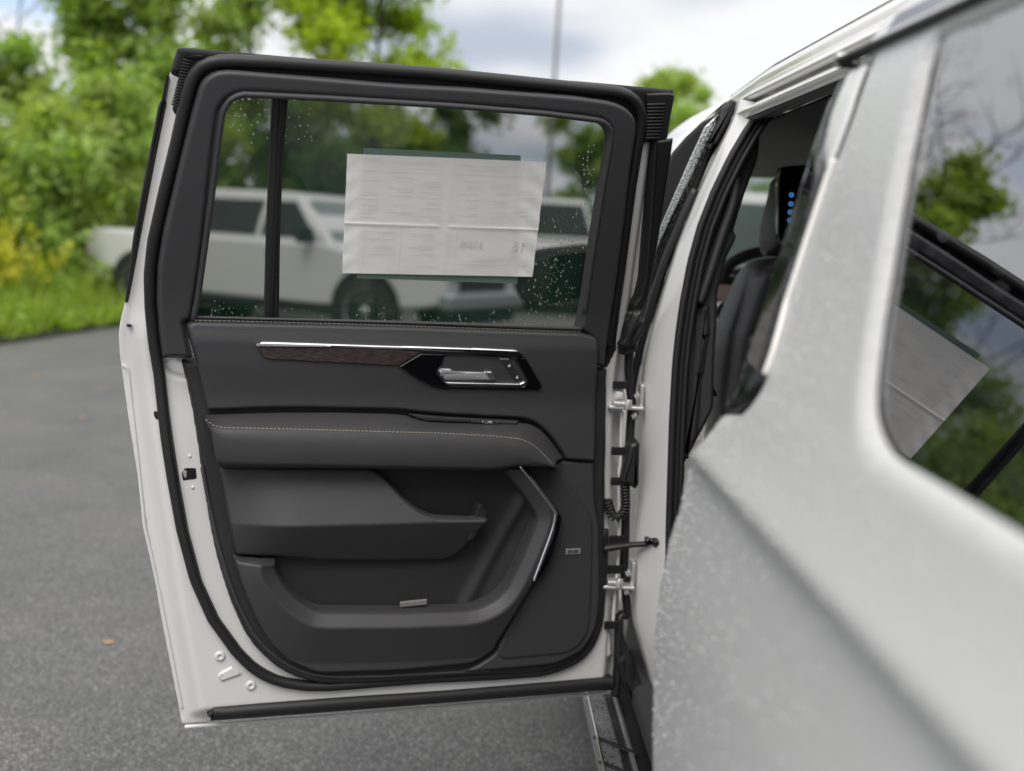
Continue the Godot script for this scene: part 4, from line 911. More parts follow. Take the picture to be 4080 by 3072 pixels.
	obj("headliner", loft([[0.56, 1.742], [0.62, 1.775], [1.25, 1.80], [1.9, 1.775], [2.0, 1.7]].map(func(q): return [-3.75, -3.0, -2.0, -0.5, 0.6].map(func(z): return Vector3(q[0], q[1] - 0.09 * ss(-2.6, -4.2, z), z))), Vector3.DOWN), m.headliner, suv, true)
	# far side and floor of the cabin
	obj("cabin_lining", rbox(Vector3(0.06, 0.95, 4.6), 0.02, Vector3(2.12, 0.85, -1.6)), m.headliner, suv, true)
	obj("cabin_floor", rbox(Vector3(1.75, 0.06, 4.6), 0.02, Vector3(1.27, 0.47, -1.6)), m.headliner, suv, true)
	obj("rear_wall", rbox(Vector3(1.7, 1.35, 0.06), 0.02, Vector3(1.27, 1.12, 0.6)), m.headliner, suv, true)
	# pillar between the doors, white on its outside
	var n := 60
	var pl := resample(ro([Vector3(0.5281, 1.7977, 9), Vector3(0.5274, 1.7805, 9), Vector3(0.519, 1.7534, 9), Vector3(0.5152, 1.7423, 9), Vector3(0.4857, 1.6698, 9), Vector3(0.4378, 1.5398, 9), Vector3(0.4073, 1.4285, 9), Vector3(0.3886, 1.3296, 9), Vector3(0.3708, 1.2649, 9), Vector3(0.3663, 1.1996, 9), Vector3(0.3692, 1.1296, 9), Vector3(0.3778, 1.0593, 9), Vector3(0.3767, 1.0117, 9), Vector3(0.3812, 0.9336, 9), Vector3(0.3753, 0.8851, 9), Vector3(0.3765, 0.788, 9), Vector3(0.3782, 0.7145, 9), Vector3(0.3842, 0.6654, 9), Vector3(0.384, 0.6524, 9), Vector3(0.3965, 0.6076, 9), Vector3(0.4138, 0.5605, 9), Vector3(0.4312, 0.513, 9), Vector3(0.442, 0.4772, 9), Vector3(0.4566, 0.4218, 9)]), n)
	var pr := resample(ro([Vector3(0.5562, 1.7815, 9), Vector3(0.5525, 1.7707, 9), Vector3(0.5407, 1.7528, 9), Vector3(0.5369, 1.7459, 9), Vector3(0.5129, 1.7063, 9), Vector3(0.484, 1.6405, 9), Vector3(0.4557, 1.5651, 9), Vector3(0.4392, 1.4959, 9), Vector3(0.4265, 1.417, 9), Vector3(0.42, 1.3187, 9), Vector3(0.4182, 1.2804, 9), Vector3(0.4173, 1.1905, 9), Vector3(0.4234, 1.0541, 9), Vector3(0.43, 0.9089, 9), Vector3(0.4325, 0.8622, 9), Vector3(0.4397, 0.7673, 9), Vector3(0.4481, 0.6838, 9), Vector3(0.4599, 0.6103, 9), Vector3(0.4701, 0.5575, 9), Vector3(0.4796, 0.5151, 9), Vector3(0.4961, 0.462, 9)]), n)
	var c0 := []
	var c1 := []
	var c2 := []
	var c3 := []
	var c4 := []
	for i in n:
		var a := Vector3(pl[i].x, pl[i].y, -2.40)
		var b := Vector3(pr[i].x, pr[i].y, -2.32)
		c0.append(a + Vector3(0.02, 0, -0.16)); c1.append(a); c2.append(a.lerp(b, 0.22) + Vector3(-0.004, 0, 0.012)); c3.append(a.lerp(b, 0.75) + Vector3(0, 0, 0.008)); c4.append(b)
	obj("door_pillar", loft([c0, c1, c2, c3, c4], Vector3(-0.5, 0, 1)), m.jamb, suv, true)
	# seals standing on the pillar's inner edge, running up into the roof
	for k in 3:
		var off: float = [0.007, 0.019, 0.028][k]
		var path := []
		for i in range(0, n, 1): path.append(Vector3(pr[i].x + off, pr[i].y - off * 0.3, -2.315 + 0.004 * k))
		obj("pillar_seal", tube(path, [0.0085, 0.005, 0.006][k], 8), m.rubber if k != 1 else m.matte, suv, true)
	# trim of the pillar inside
	zplate(suv, "pillar_trim", rp([Vector3(0.5606, 1.7508, 0.01), Vector3(0.5714, 1.713, 0.01), Vector3(0.5704, 1.6713, 0.01), Vector3(0.553, 1.6159, 0.01), Vector3(0.5459, 1.5875, 0.01), Vector3(0.5401, 1.5621, 0.01), Vector3(0.5316, 1.5208, 0.004), Vector3(0.5387, 1.5133, 0.004), Vector3(0.536, 1.4974, 0.004), Vector3(0.5305, 1.4876, 0.01), Vector3(0.52, 1.46, 0.01), Vector3(0.5181, 1.4391, 0.01), Vector3(0.509, 1.3927, 0.01), Vector3(0.5132, 1.3178, 0.01), Vector3(0.5133, 1.2713, 0.01), Vector3(0.5172, 1.1894, 0.01), Vector3(0.5205, 1.1423, 0.01), Vector3(0.504, 1.0999, 0.01), Vector3(0.4915, 1.0724, 0.01), Vector3(0.4838, 1.0571, 0.01), Vector3(0.4591, 0.9958, 0.01), Vector3(0.4485, 1.1857, 0.01), Vector3(0.4489, 1.2736, 0.01), Vector3(0.4498, 1.3894, 0.01), Vector3(0.453, 1.4753, 0.01), Vector3(0.4957, 1.6344, 0.01), Vector3(0.5254, 1.7134, 0.01), Vector3(0.5354, 1.7447, 0.01)]), -2.35, 0.03, 0.008, m.trim)
	var gh := resample(ro([Vector3(0.5196, 1.6318, 9), Vector3(0.5207, 1.6134, 9), Vector3(0.5197, 1.5886, 9), Vector3(0.5159, 1.5682, 9), Vector3(0.5075, 1.5366, 9), Vector3(0.4977, 1.5017, 9), Vector3(0.4873, 1.4557, 9), Vector3(0.4696, 1.3831, 9), Vector3(0.4636, 1.3685, 9)]), 40)
	obj("grab_handle", tube(zline(gh, -2.325), 0.013, 10, false, 0.8), m.trim, suv, true)
	zplate(suv, "handle_recess", rp([Vector3(0.4977, 1.5783, 0.008), Vector3(0.506, 1.5741, 0.008), Vector3(0.5085, 1.5633, 0.008), Vector3(0.4897, 1.5027, 0.008), Vector3(0.4787, 1.461, 0.008), Vector3(0.4713, 1.4543, 0.008), Vector3(0.4761, 1.4924, 0.008)]), -2.343, 0.01, 0.003, m.rubber)
	zplate(suv, "pillar_trim_lower", rp([Vector3(0.4545, 1.3616, 0.008), Vector3(0.4919, 1.3636, 0.008), Vector3(0.4984, 1.3034, 0.008), Vector3(0.4962, 1.2946, 0.008), Vector3(0.4932, 1.2596, 0.008), Vector3(0.4922, 1.2188, 0.008), Vector3(0.4874, 1.2068, 0.008), Vector3(0.4902, 1.1364, 0.008), Vector3(0.4894, 1.0742, 0.008), Vector3(0.4845, 1.0621, 0.008), Vector3(0.467, 1.0224, 0.008), Vector3(0.4597, 1.0399, 0.008), Vector3(0.4516, 1.2166, 0.008), Vector3(0.4557, 1.2924, 0.008)]), -2.338, 0.02, 0.01, m.trim)
	zplate(suv, "belt_webbing", rp([Vector3(0.5176, 1.297, 0.003), Vector3(0.5267, 1.2975, 0.003), Vector3(0.5225, 1.2487, 0.003), Vector3(0.5199, 1.2058, 0.003), Vector3(0.5153, 1.1872, 0.003), Vector3(0.5198, 1.1135, 0.003), Vector3(0.5162, 1.0824, 0.003), Vector3(0.5101, 1.082, 0.003), Vector3(0.5105, 1.19, 0.003), Vector3(0.5166, 1.2087, 0.003), Vector3(0.5164, 1.2483, 0.003)]), -2.45, 0.004, 0.001, m.fabric)
	zplate(suv, "belt_buckle", rp([Vector3(0.504, 1.1974, 0.003), Vector3(0.5242, 1.1903, 0.003), Vector3(0.532, 1.1801, 0.003), Vector3(0.5342, 1.1315, 0.003), Vector3(0.5307, 1.1298, 0.003), Vector3(0.5253, 1.1737, 0.003), Vector3(0.5049, 1.1862, 0.003)]), -2.42, 0.01, 0.002, m.chrome)
	zplate(suv, "buckle_body", rp([Vector3(0.5029, 1.1866, 0.004), Vector3(0.5219, 1.175, 0.004), Vector3(0.5279, 1.1828, 0.004), Vector3(0.541, 1.1624, 0.004), Vector3(0.5385, 1.1571, 0.004), Vector3(0.5276, 1.1601, 0.004), Vector3(0.5279, 1.1389, 0.004), Vector3(0.5056, 1.1529, 0.004)]), -2.415, 0.012, 0.003, m.gloss)
	# front passenger seat back and its head restraint with a screen
	var seat := rp([Vector3(0.6044, 1.038, 0.02), Vector3(0.5986, 1.1405, 0.02), Vector3(0.5944, 1.2116, 0.02), Vector3(0.5989, 1.2591, 0.02), Vector3(0.6145, 1.3137, 0.02), Vector3(0.6305, 1.3631, 0.02), Vector3(0.6466, 1.4106, 0.02), Vector3(0.6627, 1.438, 0.03), Vector3(0.6896, 1.4557, 0.02), Vector3(0.7224, 1.4635, 0.02), Vector3(0.782, 1.4728, 0.02), Vector3(0.8495, 1.47, 0.02), Vector3(0.9038, 0.9144, 0.02), Vector3(0.6159, 0.8998, 0.02)])
	var seam := PackedVector2Array([Vector2(0.7234, 1.453), Vector2(0.6729, 1.417), Vector2(0.6589, 1.3463), Vector2(0.6418, 1.2716), Vector2(0.6364, 1.1765), Vector2(0.6351, 1.1117), Vector2(0.6436, 0.9708)])
	obj("front_seat", sheet([seat], 0.008, func(a, b, d):
		var sx := 0.0
		for i in seam.size() - 1:
			if b <= seam[i].y and b >= seam[i + 1].y: sx = lerpf(seam[i].x, seam[i + 1].x, (seam[i].y - b) / maxf(seam[i].y - seam[i + 1].y, 1e-4))
		if sx == 0.0: sx = seam[0].x if b > seam[0].y else seam[-1].x
		return Vector3(a, b, -2.80 + 0.08 * edge(d, 0.07) - 0.010 * exp(-pow((a - sx) / 0.008, 2.0)) + 0.012 * ss(0.0, 0.03, a - sx)), Vector3(0, 0, 1), 0.09), m.seat, suv, true)
	obj("seat_core", rbox(Vector3(0.52, 0.62, 0.13), 0.05, Vector3(0.88, 1.0, -2.87)), m.seat, suv, true)
	obj("seat_cushion", rbox(Vector3(0.54, 0.20, 0.56), 0.07, Vector3(0.88, 0.74, -3.08)), m.seat, suv, true)
	var rest := obj("head_restraint", sheet([rp([Vector3(0.7124, 1.6203, 0.03), Vector3(0.7019, 1.5726, 0.03), Vector3(0.6976, 1.5178, 0.03), Vector3(0.7009, 1.4905, 0.03), Vector3(0.7074, 1.4707, 0.03), Vector3(0.7292, 1.4664, 0.03), Vector3(0.8592, 1.4738, 0.03), Vector3(0.8398, 1.6711, 0.03), Vector3(0.713, 1.6637, 0.03)])], 0.008, func(a, b, d): return Vector3(a, b, -2.80 + 0.07 * edge(d, 0.05)), Vector3(0, 0, 1), 0.07), m.seat, suv, true)
	var scr := obj("seat_screen", plate(rp([Vector3(0.7048, 1.6748, 0.04), Vector3(0.7157, 1.6858, 0.03), Vector3(0.7746, 1.6928, 0.04), Vector3(0.8858, 1.6993, 0.04), Vector3(0.9065, 1.4952, 0.04), Vector3(0.7231, 1.4849, 0.04)]), func(a, b, w): return Vector3(a, b, -2.70 + w), -0.025, 0.0, 0.004, Vector3(0, 0, 1)), m.screen, suv, true)
	for q in PackedVector2Array([Vector2(0.7427, 1.6185), Vector2(0.7432, 1.5973), Vector2(0.7435, 1.5775), Vector2(0.7441, 1.5577)]):
		var ring := []
		for i in 16: ring.append(Vector3(q.x + cos(TAU * i / 16) * 0.0042, q.y + sin(TAU * i / 16) * 0.0042, -2.699))
		obj("screen_sign", tube(ring, 0.0014, 6, true), m.screen_text, suv, true)
	# front of the cabin
	zplate(suv, "windscreen_header", rp([Vector3(0.7725, 1.9532, 0.002), Vector3(1.1683, 1.977, 0.002), Vector3(1.184, 1.8206, 0.002), Vector3(1.0792, 1.8145, 0.002), Vector3(0.9947, 1.807, 0.002), Vector3(0.9716, 1.7862, 0.002), Vector3(1.0735, 1.7951, 0.002), Vector3(1.1858, 1.8022, 0.002), Vector3(1.1867, 1.7935, 0.002), Vector3(0.8966, 1.7708, 0.002), Vector3(0.7886, 1.7633, 0.002)]), -3.7, 0.03, 0.006, m.headliner)
	zplate(suv, "windscreen", rp([Vector3(0.7664, 1.9242, 0.002), Vector3(1.8416, 1.9885, 0.002), Vector3(1.9216, 1.3387, 0.002), Vector3(0.8198, 1.2778, 0.002)]), -3.9, 0.004, 0.0015, m.clear)
	var arc := resample(ro([Vector3(0.7026, 1.3818, 9), Vector3(0.7075, 1.4172, 9), Vector3(0.7253, 1.4396, 9), Vector3(0.7628, 1.4611, 9), Vector3(0.8011, 1.4737, 9), Vector3(0.836, 1.4808, 9), Vector3(0.8793, 1.4813, 9), Vector3(0.92, 1.468, 9), Vector3(0.954, 1.4427, 9)]), 40)
	obj("steering_wheel", tube(zline(arc, -3.2), 0.017, 10), m.matte, suv, true)
	zplate(suv, "dashboard", rp([Vector3(0.6909, 1.3879, 0.01), Vector3(0.7452, 1.3901, 0.01), Vector3(0.8078, 1.3936, 0.01), Vector3(1.1931, 1.4151, 0.01), Vector3(1.2502, 0.8615, 0.01), Vector3(0.7362, 0.835, 0.01)]), -3.4, 0.2, 0.02, m.matte)
	zplate(suv, "dash_brightwork", rp([Vector3(0.7279, 1.3958, 0.001), Vector3(0.8939, 1.4051, 0.001), Vector3(0.8943, 1.4009, 0.001), Vector3(0.7283, 1.3908, 0.001)]), -3.38, 0.02, 0.002, m.satin)
	zplate(suv, "dash_pad", rp([Vector3(0.7355, 1.4061, 0.006), Vector3(0.7851, 1.4172, 0.006), Vector3(0.843, 1.4309, 0.006), Vector3(1.0277, 1.4434, 0.006), Vector3(1.0308, 1.411, 0.006), Vector3(0.7365, 1.3945, 0.006)]), -3.42, 0.1, 0.01, m.step_metal)
	zplate(suv, "dash_panel", rp([Vector3(0.7201, 1.3641, 0.002), Vector3(0.8526, 1.3715, 0.002), Vector3(0.8565, 1.3283, 0.002), Vector3(0.7236, 1.3222, 0.002)]), -3.37, 0.02, 0.002, m.brown)
	var vent := PackedVector2Array([Vector2(0.7538, 1.2841)])[0]
	var ring := []
	for i in 20: ring.append(Vector3(vent.x + cos(TAU * i / 20) * 0.030, vent.y + sin(TAU * i / 20) * 0.036, -3.36))
	obj("air_vent", tube(ring, 0.004, 8, true), m.satin, suv, true)
	# bonnet, wings and front wheel, hidden from here by the open door
	var nose := []
	for s in [[-2.9, 0.94, 0.42, 0.97], [-3.6, 0.94, 0.42, 0.97], [-4.3, 0.93, 0.44, 0.96], [-4.75, 0.90, 0.48, 0.93], [-4.95, 0.84, 0.52, 0.88]]:
		nose.append(length_section(-s[0], s[1], s[2], s[3], 0.08).map(func(q): return Vector3(1.25 + q.z, q.y, -q.x)))
	obj("front_body", capped(nose), m.paint, suv, true)
	obj("bonnet", rbox(Vector3(1.5, 0.22, 1.15), 0.09, Vector3(1.25, 1.01, -4.3)), m.paint, suv, true)
	var fw := MB.new()
	lathe_into(fw, [Vector2(0.0, 0.10), Vector2(0.28, 0.11), Vector2(0.37, 0.12), Vector2(0.41, 0.08), Vector2(0.41, -0.10), Vector2(0.0, -0.12)], Transform3D(Basis(Vector3.BACK, PI / 2), Vector3(0.40, 0.41, -4.05)), 28)
	obj("front_wheel", fw.mesh(), m.tyre, suv, true)
	# front door, shut: black window frame, its wet glass edge, white skin and mirror
	zplate(suv, "front_door_frame", rp([Vector3(0.5333, 1.803, 0.004), Vector3(0.5218, 1.8023, 0.004), Vector3(0.5084, 1.7856, 0.004), Vector3(0.4949, 1.7697, 0.004), Vector3(0.4714, 1.7546, 0.004), Vector3(0.4378, 1.7205, 0.004), Vector3(0.4108, 1.6851, 0.004), Vector3(0.3898, 1.6353, 0.004), Vector3(0.3742, 1.5562, 0.004), Vector3(0.3662, 1.4404, 0.004), Vector3(0.3674, 1.3102, 0.004), Vector3(0.3926, 1.3116, 0.004), Vector3(0.4173, 1.43, 0.004), Vector3(0.4488, 1.5408, 0.004), Vector3(0.4912, 1.6736, 0.004), Vector3(0.5056, 1.7003, 0.004), Vector3(0.5279, 1.7499, 0.004), Vector3(0.5428, 1.7876, 0.004)]), -2.46, 0.03, 0.006, m.matte)
	zplate(suv, "front_door_ridge", rp([Vector3(0.5206, 1.8023, 0.004), Vector3(0.533, 1.7992, 0.004), Vector3(0.5349, 1.7883, 0.004), Vector3(0.5242, 1.7606, 0.004), Vector3(0.5059, 1.7245, 0.004), Vector3(0.5004, 1.7114, 0.004), Vector3(0.4774, 1.6925, 0.004), Vector3(0.4811, 1.7071, 0.004), Vector3(0.4914, 1.7412, 0.004), Vector3(0.5052, 1.7722, 0.004), Vector3(0.5075, 1.7834, 0.004)]), -2.435, 0.02, 0.006, m.rubber)
	zplate(suv, "wet_glass_edge", rp([Vector3(0.4971, 1.7689, 0.001), Vector3(0.4946, 1.747, 0.001), Vector3(0.4685, 1.6846, 0.001), Vector3(0.4413, 1.6119, 0.001), Vector3(0.4191, 1.557, 0.001), Vector3(0.4024, 1.5152, 0.001), Vector3(0.3757, 1.4281, 0.001), Vector3(0.3695, 1.3846, 0.001), Vector3(0.3683, 1.4277, 0.001), Vector3(0.3758, 1.471, 0.001), Vector3(0.3944, 1.5327, 0.001), Vector3(0.4162, 1.5943, 0.001), Vector3(0.4432, 1.6702, 0.001), Vector3(0.4705, 1.7408, 0.001)]), -2.445, 0.012, 0.002, m.wet)
	obj("frame_brightwork", tube(zline(resample(ro([Vector3(0.3661, 1.3119, 9), Vector3(0.3901, 1.3929, 9), Vector3(0.4121, 1.4535, 9), Vector3(0.4451, 1.5405, 9)]), 20), -2.44), 0.002, 6), m.satin, suv, true)
	zplate(suv, "windscreen_pillar", rp([Vector3(0.6039, 1.8552, 0.006), Vector3(0.567, 1.8352, 0.006), Vector3(0.5152, 1.7928, 0.006), Vector3(0.4849, 1.7559, 0.006), Vector3(0.4581, 1.7212, 0.006), Vector3(0.4365, 1.6658, 0.006), Vector3(0.4319, 1.6292, 0.006), Vector3(0.4421, 1.6407, 0.006), Vector3(0.4619, 1.6962, 0.006), Vector3(0.4938, 1.7377, 0.006), Vector3(0.5313, 1.7759, 0.006), Vector3(0.5664, 1.7977, 0.006), Vector3(0.5972, 1.8263, 0.006)]), -2.75, 0.4, 0.01, m.paint)
	obj("front_weatherstrip", tube(zline(resample(ro([Vector3(0.4578, 1.6058, 9), Vector3(0.4196, 1.5065, 9), Vector3(0.388, 1.3999, 9), Vector3(0.3821, 1.3601, 9), Vector3(0.3669, 1.2825, 9), Vector3(0.3575, 1.2187, 9), Vector3(0.3512, 1.1499, 9)]), 40), -2.43), 0.009, 8), m.rubber, suv, true)
	zplate(suv, "pillar_return", rp([Vector3(0.405, 1.3567, 0.004), Vector3(0.3688, 1.295, 0.004), Vector3(0.3582, 1.2101, 0.004), Vector3(0.3586, 1.1372, 0.004), Vector3(0.3588, 1.0342, 0.004), Vector3(0.3551, 0.9826, 0.004), Vector3(0.3661, 0.8456, 0.004), Vector3(0.3698, 0.7699, 0.004), Vector3(0.3755, 0.7321, 0.004), Vector3(0.3819, 0.694, 0.004), Vector3(0.4014, 0.6822, 0.004), Vector3(0.4149, 0.8355, 0.004), Vector3(0.4136, 0.9856, 0.004), Vector3(0.4112, 1.0171, 0.004), Vector3(0.4081, 1.1885, 0.004)]), -2.50, 0.05, 0.006, m.jamb)
	zplate(suv, "front_door_skin", rp([Vector3(0.3548, 1.3011, 0.004), Vector3(0.3694, 1.3019, 0.004), Vector3(0.4216, 1.1314, 0.004), Vector3(0.436, 0.9402, 0.004), Vector3(0.4383, 0.5688, 0.004), Vector3(0.4042, 0.6032, 0.004), Vector3(0.4023, 0.4935, 0.004), Vector3(0.3814, 0.4925, 0.004), Vector3(0.3713, 0.6017, 0.004), Vector3(0.3807, 0.6611, 0.004), Vector3(0.3594, 0.9953, 0.004), Vector3(0.3578, 1.0528, 0.004)]), -2.56, 0.03, 0.004, m.paint)
	var mi := rp([Vector3(0.1063, 1.4084, 0.03), Vector3(0.1927, 1.4347, 0.03), Vector3(0.2863, 1.4528, 0.06), Vector3(0.4481, 1.468, 0.03), Vector3(0.4653, 1.3204, 0.03), Vector3(0.3669, 1.2606, 0.06), Vector3(0.3002, 1.2351, 0.03), Vector3(0.225, 1.2378, 0.03), Vector3(0.1597, 1.2478, 0.06), Vector3(0.1282, 1.2848, 0.03), Vector3(0.1198, 1.3485, 0.03)])
	var mirror := obj("door_mirror", plate(mi, func(a, b, w): return Vector3(a, b, -3.8 + w), -0.10, 0.0, 0.02, Vector3(0, 0, 1)), m.matte, suv, true)
	zplate(mirror, "mirror_glass", rp([Vector3(0.161, 1.3916, 0.04), Vector3(0.2869, 1.4322, 0.04), Vector3(0.4348, 1.4473, 0.04), Vector3(0.449, 1.3404, 0.04), Vector3(0.3713, 1.2832, 0.04), Vector3(0.2984, 1.2527, 0.04), Vector3(0.2236, 1.252, 0.04), Vector3(0.1806, 1.2882, 0.04), Vector3(0.1679, 1.3314, 0.04)]), -3.795, 0.01, 0.002, m.gloss)
	obj("mirror_rim", tube(zline(ro([Vector3(0.1659, 1.3313, 0.04), Vector3(0.1808, 1.2862, 0.04), Vector3(0.2237, 1.2507, 0.04), Vector3(0.2984, 1.2514, 0.04), Vector3(0.3727, 1.282, 0.04), Vector3(0.4102, 1.3112, 0.04)]), -3.792), 0.0018, 6), m.trim, mirror, true)
	# check strap, hinges, wiring between door and pillar
	obj("check_strap", tube(zline(resample(ro([Vector3(0.3024, 0.8193, 9), Vector3(0.33, 0.8243, 9), Vector3(0.3507, 0.8277, 9), Vector3(0.3714, 0.8316, 9), Vector3(0.3992, 0.8344, 9)]), 16), -2.35), [0.013, 0.013, 0.013, 0.013, 0.012, 0.012, 0.011, 0.011, 0.010, 0.010, 0.009, 0.009, 0.009, 0.009, 0.009, 0.009], 8, false, 0.7), m.rubber, suv, true)
	zplate(suv, "strap_bracket", rp([Vector3(0.3918, 0.8479, 0.003), Vector3(0.3985, 0.8506, 0.003), Vector3(0.4045, 0.848, 0.003), Vector3(0.4116, 0.8519, 0.003), Vector3(0.4179, 0.8544, 0.003), Vector3(0.4228, 0.8501, 0.003), Vector3(0.4247, 0.8372, 0.003), Vector3(0.421, 0.8284, 0.003), Vector3(0.4151, 0.8291, 0.003), Vector3(0.4077, 0.8363, 0.003), Vector3(0.4009, 0.8336, 0.003), Vector3(0.3934, 0.8344, 0.003)]), -2.335, 0.02, 0.004, m.gloss)
	var sb: Vector2 = PackedVector2Array([Vector2(0.4148, 0.8438)])[0]
	var mb := MB.new()
	lathe_into(mb, [Vector2(0.009, 0), Vector2(0.009, 0.003), Vector2(0.006, 0.005), Vector2(0.006, 0.009), Vector2(0.0, 0.009)], Transform3D(Basis(Vector3.RIGHT, PI / 2), Vector3(sb.x, sb.y, -2.336)), 12)
	obj("strap_bolt", mb.mesh(), m.rubber, suv, true)
	for k in 2:
		var pts2: PackedVector2Array = [PackedVector2Array([Vector2(0.3026, 1.1328), Vector2(0.3382, 1.1347), Vector2(0.3601, 1.1359), Vector2(0.3631, 1.1418), Vector2(0.3616, 1.172), Vector2(0.3345, 1.1385), Vector2(0.3526, 1.1599), Vector2(0.35, 1.1155), Vector2(0.3635, 1.1046)]), PackedVector2Array([Vector2(0.3176, 0.7317), Vector2(0.3459, 0.7331), Vector2(0.3693, 0.7354), Vector2(0.373, 0.7429), Vector2(0.3707, 0.7756), Vector2(0.3435, 0.7403), Vector2(0.3618, 0.7643), Vector2(0.3609, 0.7216), Vector2(0.3737, 0.7137)])][k]
		var arm := MB.new()
		var a := Vector3(pts2[0].x, pts2[0].y, -2.36)
		var b := Vector3(pts2[2].x, pts2[2].y, -2.385)
		rbox_into(arm, Transform3D(Basis(), (a + b) * 0.5 + Vector3(0, -0.002, 0)), Vector3(b.x - a.x + 0.02, 0.008, 0.05), 0.003)
		rbox_into(arm, Transform3D(Basis(), Vector3((pts2[0].x + pts2[5].x) * 0.5, pts2[5].y + 0.002, -2.36)), Vector3(pts2[5].x - pts2[0].x, 0.010, 0.03), 0.003)
		rbox_into(arm, Transform3D(Basis(), Vector3(pts2[3].x + 0.003, (pts2[3].y + pts2[4].y) * 0.5, -2.385)), Vector3(0.009, pts2[4].y - pts2[3].y + 0.02, 0.04), 0.003)
		rbox_into(arm, Transform3D(Basis(), Vector3(pts2[8].x, (pts2[0].y + pts2[8].y) * 0.5, -2.385)), Vector3(0.009, pts2[0].y - pts2[8].y, 0.04), 0.003)
		lathe_into(arm, [Vector2(0, 0.012), Vector2(0.008, 0.012), Vector2(0.009, -0.008), Vector2(0, -0.008)], Transform3D(Basis(), Vector3(pts2[5].x, pts2[5].y, -2.35)), 14)
		var hinge := obj("door_hinge", arm.mesh(), m.zinc, suv, true)
		for q in [pts2[6], pts2[7]]:
			var bolt := MB.new()
			lathe_into(bolt, [Vector2(0.010, 0.0), Vector2(0.010, 0.003), Vector2(0.0065, 0.003), Vector2(0.0065, 0.010), Vector2(0.0, 0.010)], Transform3D(Basis(Vector3.BACK, PI / 2 + 0.5), Vector3(q.x + 0.006, q.y, -2.36)), 6)
			obj("hinge_bolt", bolt.mesh(), m.zinc, hinge, true)
	zplate(suv, "harness_cover", rp([Vector3(0.3419, 1.0587, 0.004), Vector3(0.357, 1.0648, 0.004), Vector3(0.3642, 1.0586, 0.004), Vector3(0.369, 0.9692, 0.004), Vector3(0.3628, 0.9581, 0.004), Vector3(0.3517, 0.9644, 0.004), Vector3(0.3287, 0.9723, 0.004), Vector3(0.336, 1.031, 0.004), Vector3(0.3388, 1.0535, 0.004)]), -2.33, 0.05, 0.009, m.rubber)
	var path := resample(ro([Vector3(0.3391, 0.9696, 9), Vector3(0.3424, 0.9389, 9), Vector3(0.3465, 0.9149, 9), Vector3(0.3409, 0.8979, 9), Vector3(0.3283, 0.8879, 9), Vector3(0.3174, 0.8937, 9), Vector3(0.3095, 0.91, 9), Vector3(0.3047, 0.928, 9)]), 400)
	var coil := []
	for i in path.size():
		var t: Vector2 = (path[mini(i + 1, path.size() - 1)] - path[maxi(i - 1, 0)]).normalized()
		var s := Vector2(-t.y, t.x)
		var ph := TAU * 19.0 * i / path.size()
		coil.append(Vector3(path[i].x + s.x * cos(ph) * 0.0085, path[i].y + s.y * cos(ph) * 0.0085, -2.35 + sin(ph) * 0.0085))
	obj("coiled_cable", tube(coil, 0.0029, 6), m.rubber, suv, true)
	obj("cable_core", tube(zline(path, -2.35), 0.004, 6), m.matte, suv, true)
	# running board and the dark underbody behind it
	var y := 0.40
	var bx := []
	for q in PackedVector2Array([Vector2(0.3093, -2.5198), Vector2(0.3162, -2.5205), Vector2(0.3575, -2.5305), Vector2(0.3739, -2.5351), Vector2(0.3863, -2.5364), Vector2(0.4061, -2.6165), Vector2(0.4189, -2.6178)]): bx.append(q.x)
	var specs := [[0, 1, 0.41, "board_edge", m.chrome], [1, 2, 0.402, "board_tread", m.step_metal], [2, 3, 0.392, "board_groove", m.rubber], [3, 4, 0.405, "board_rail", m.step_metal]]
	for s in specs:
		obj(s[3], rbox(Vector3(bx[s[1]] - bx[s[0]] - 0.001, 0.05, 2.3), 0.004, Vector3((bx[s[0]] + bx[s[1]]) * 0.5, s[2] - 0.025, -2.2)), s[4], suv, true)
	obj("board_groove", rbox(Vector3(0.05, 0.05, 2.3), 0.004, Vector3(bx[4] + 0.026, 0.365, -2.2)), m.matte, suv, true)
	obj("board_rail", rbox(Vector3(0.018, 0.05, 2.3), 0.004, Vector3(bx[4] + 0.062, 0.38, -2.2)), m.step_metal, suv, true)
	var st := PackedVector2Array([Vector2(0.3087, -2.3063), Vector2(0.3964, -2.2287)])
	var dir := (st[1] - st[0]).normalized()
	for k in 3:
		var c := st[0] + dir * 0.055 + Vector2(0, 0.115 * k)
		obj("board_cleat", rbox(Vector3(0.115, 0.004, 0.012), 0.0015, Vector3(c.x, 0.4035, c.y), Vector3(0, -atan2(dir.y, dir.x), 0)), m.rubber, suv, true)
	obj("underbody", rbox(Vector3(1.4, 0.25, 4.4), 0.03, Vector3(1.20, 0.36, -1.8)), m.matte, suv, true)
	zplate(suv, "sill_cover", rp([Vector3(0.3547, 0.5602, 0.006), Vector3(0.3722, 0.5705, 0.006), Vector3(0.3918, 0.5524, 0.006), Vector3(0.3995, 0.5098, 0.006), Vector3(0.4378, 0.4876, 0.006), Vector3(0.4472, 0.3624, 0.006), Vector3(0.405, 0.4332, 0.006), Vector3(0.3679, 0.5036, 0.006), Vector3(0.3523, 0.5459, 0.006)]), -2.37, 0.2, 0.01, m.matte)
	obj("sill_brightwork", tube(zline(ro([Vector3(0.3626, 0.5356, 9), Vector3(0.3782, 0.512, 9), Vector3(0.3975, 0.4873, 9)]), -2.42), 0.006, 6), m.jamb, suv, true)

func bead_spots(count: int, area: Callable) -> Array:
	var out := []
	var tries := 0
	while out.size() < count and tries < count * 40:
		tries += 1
		var t = area.call()
		if t != null: out.append(t)
	return out

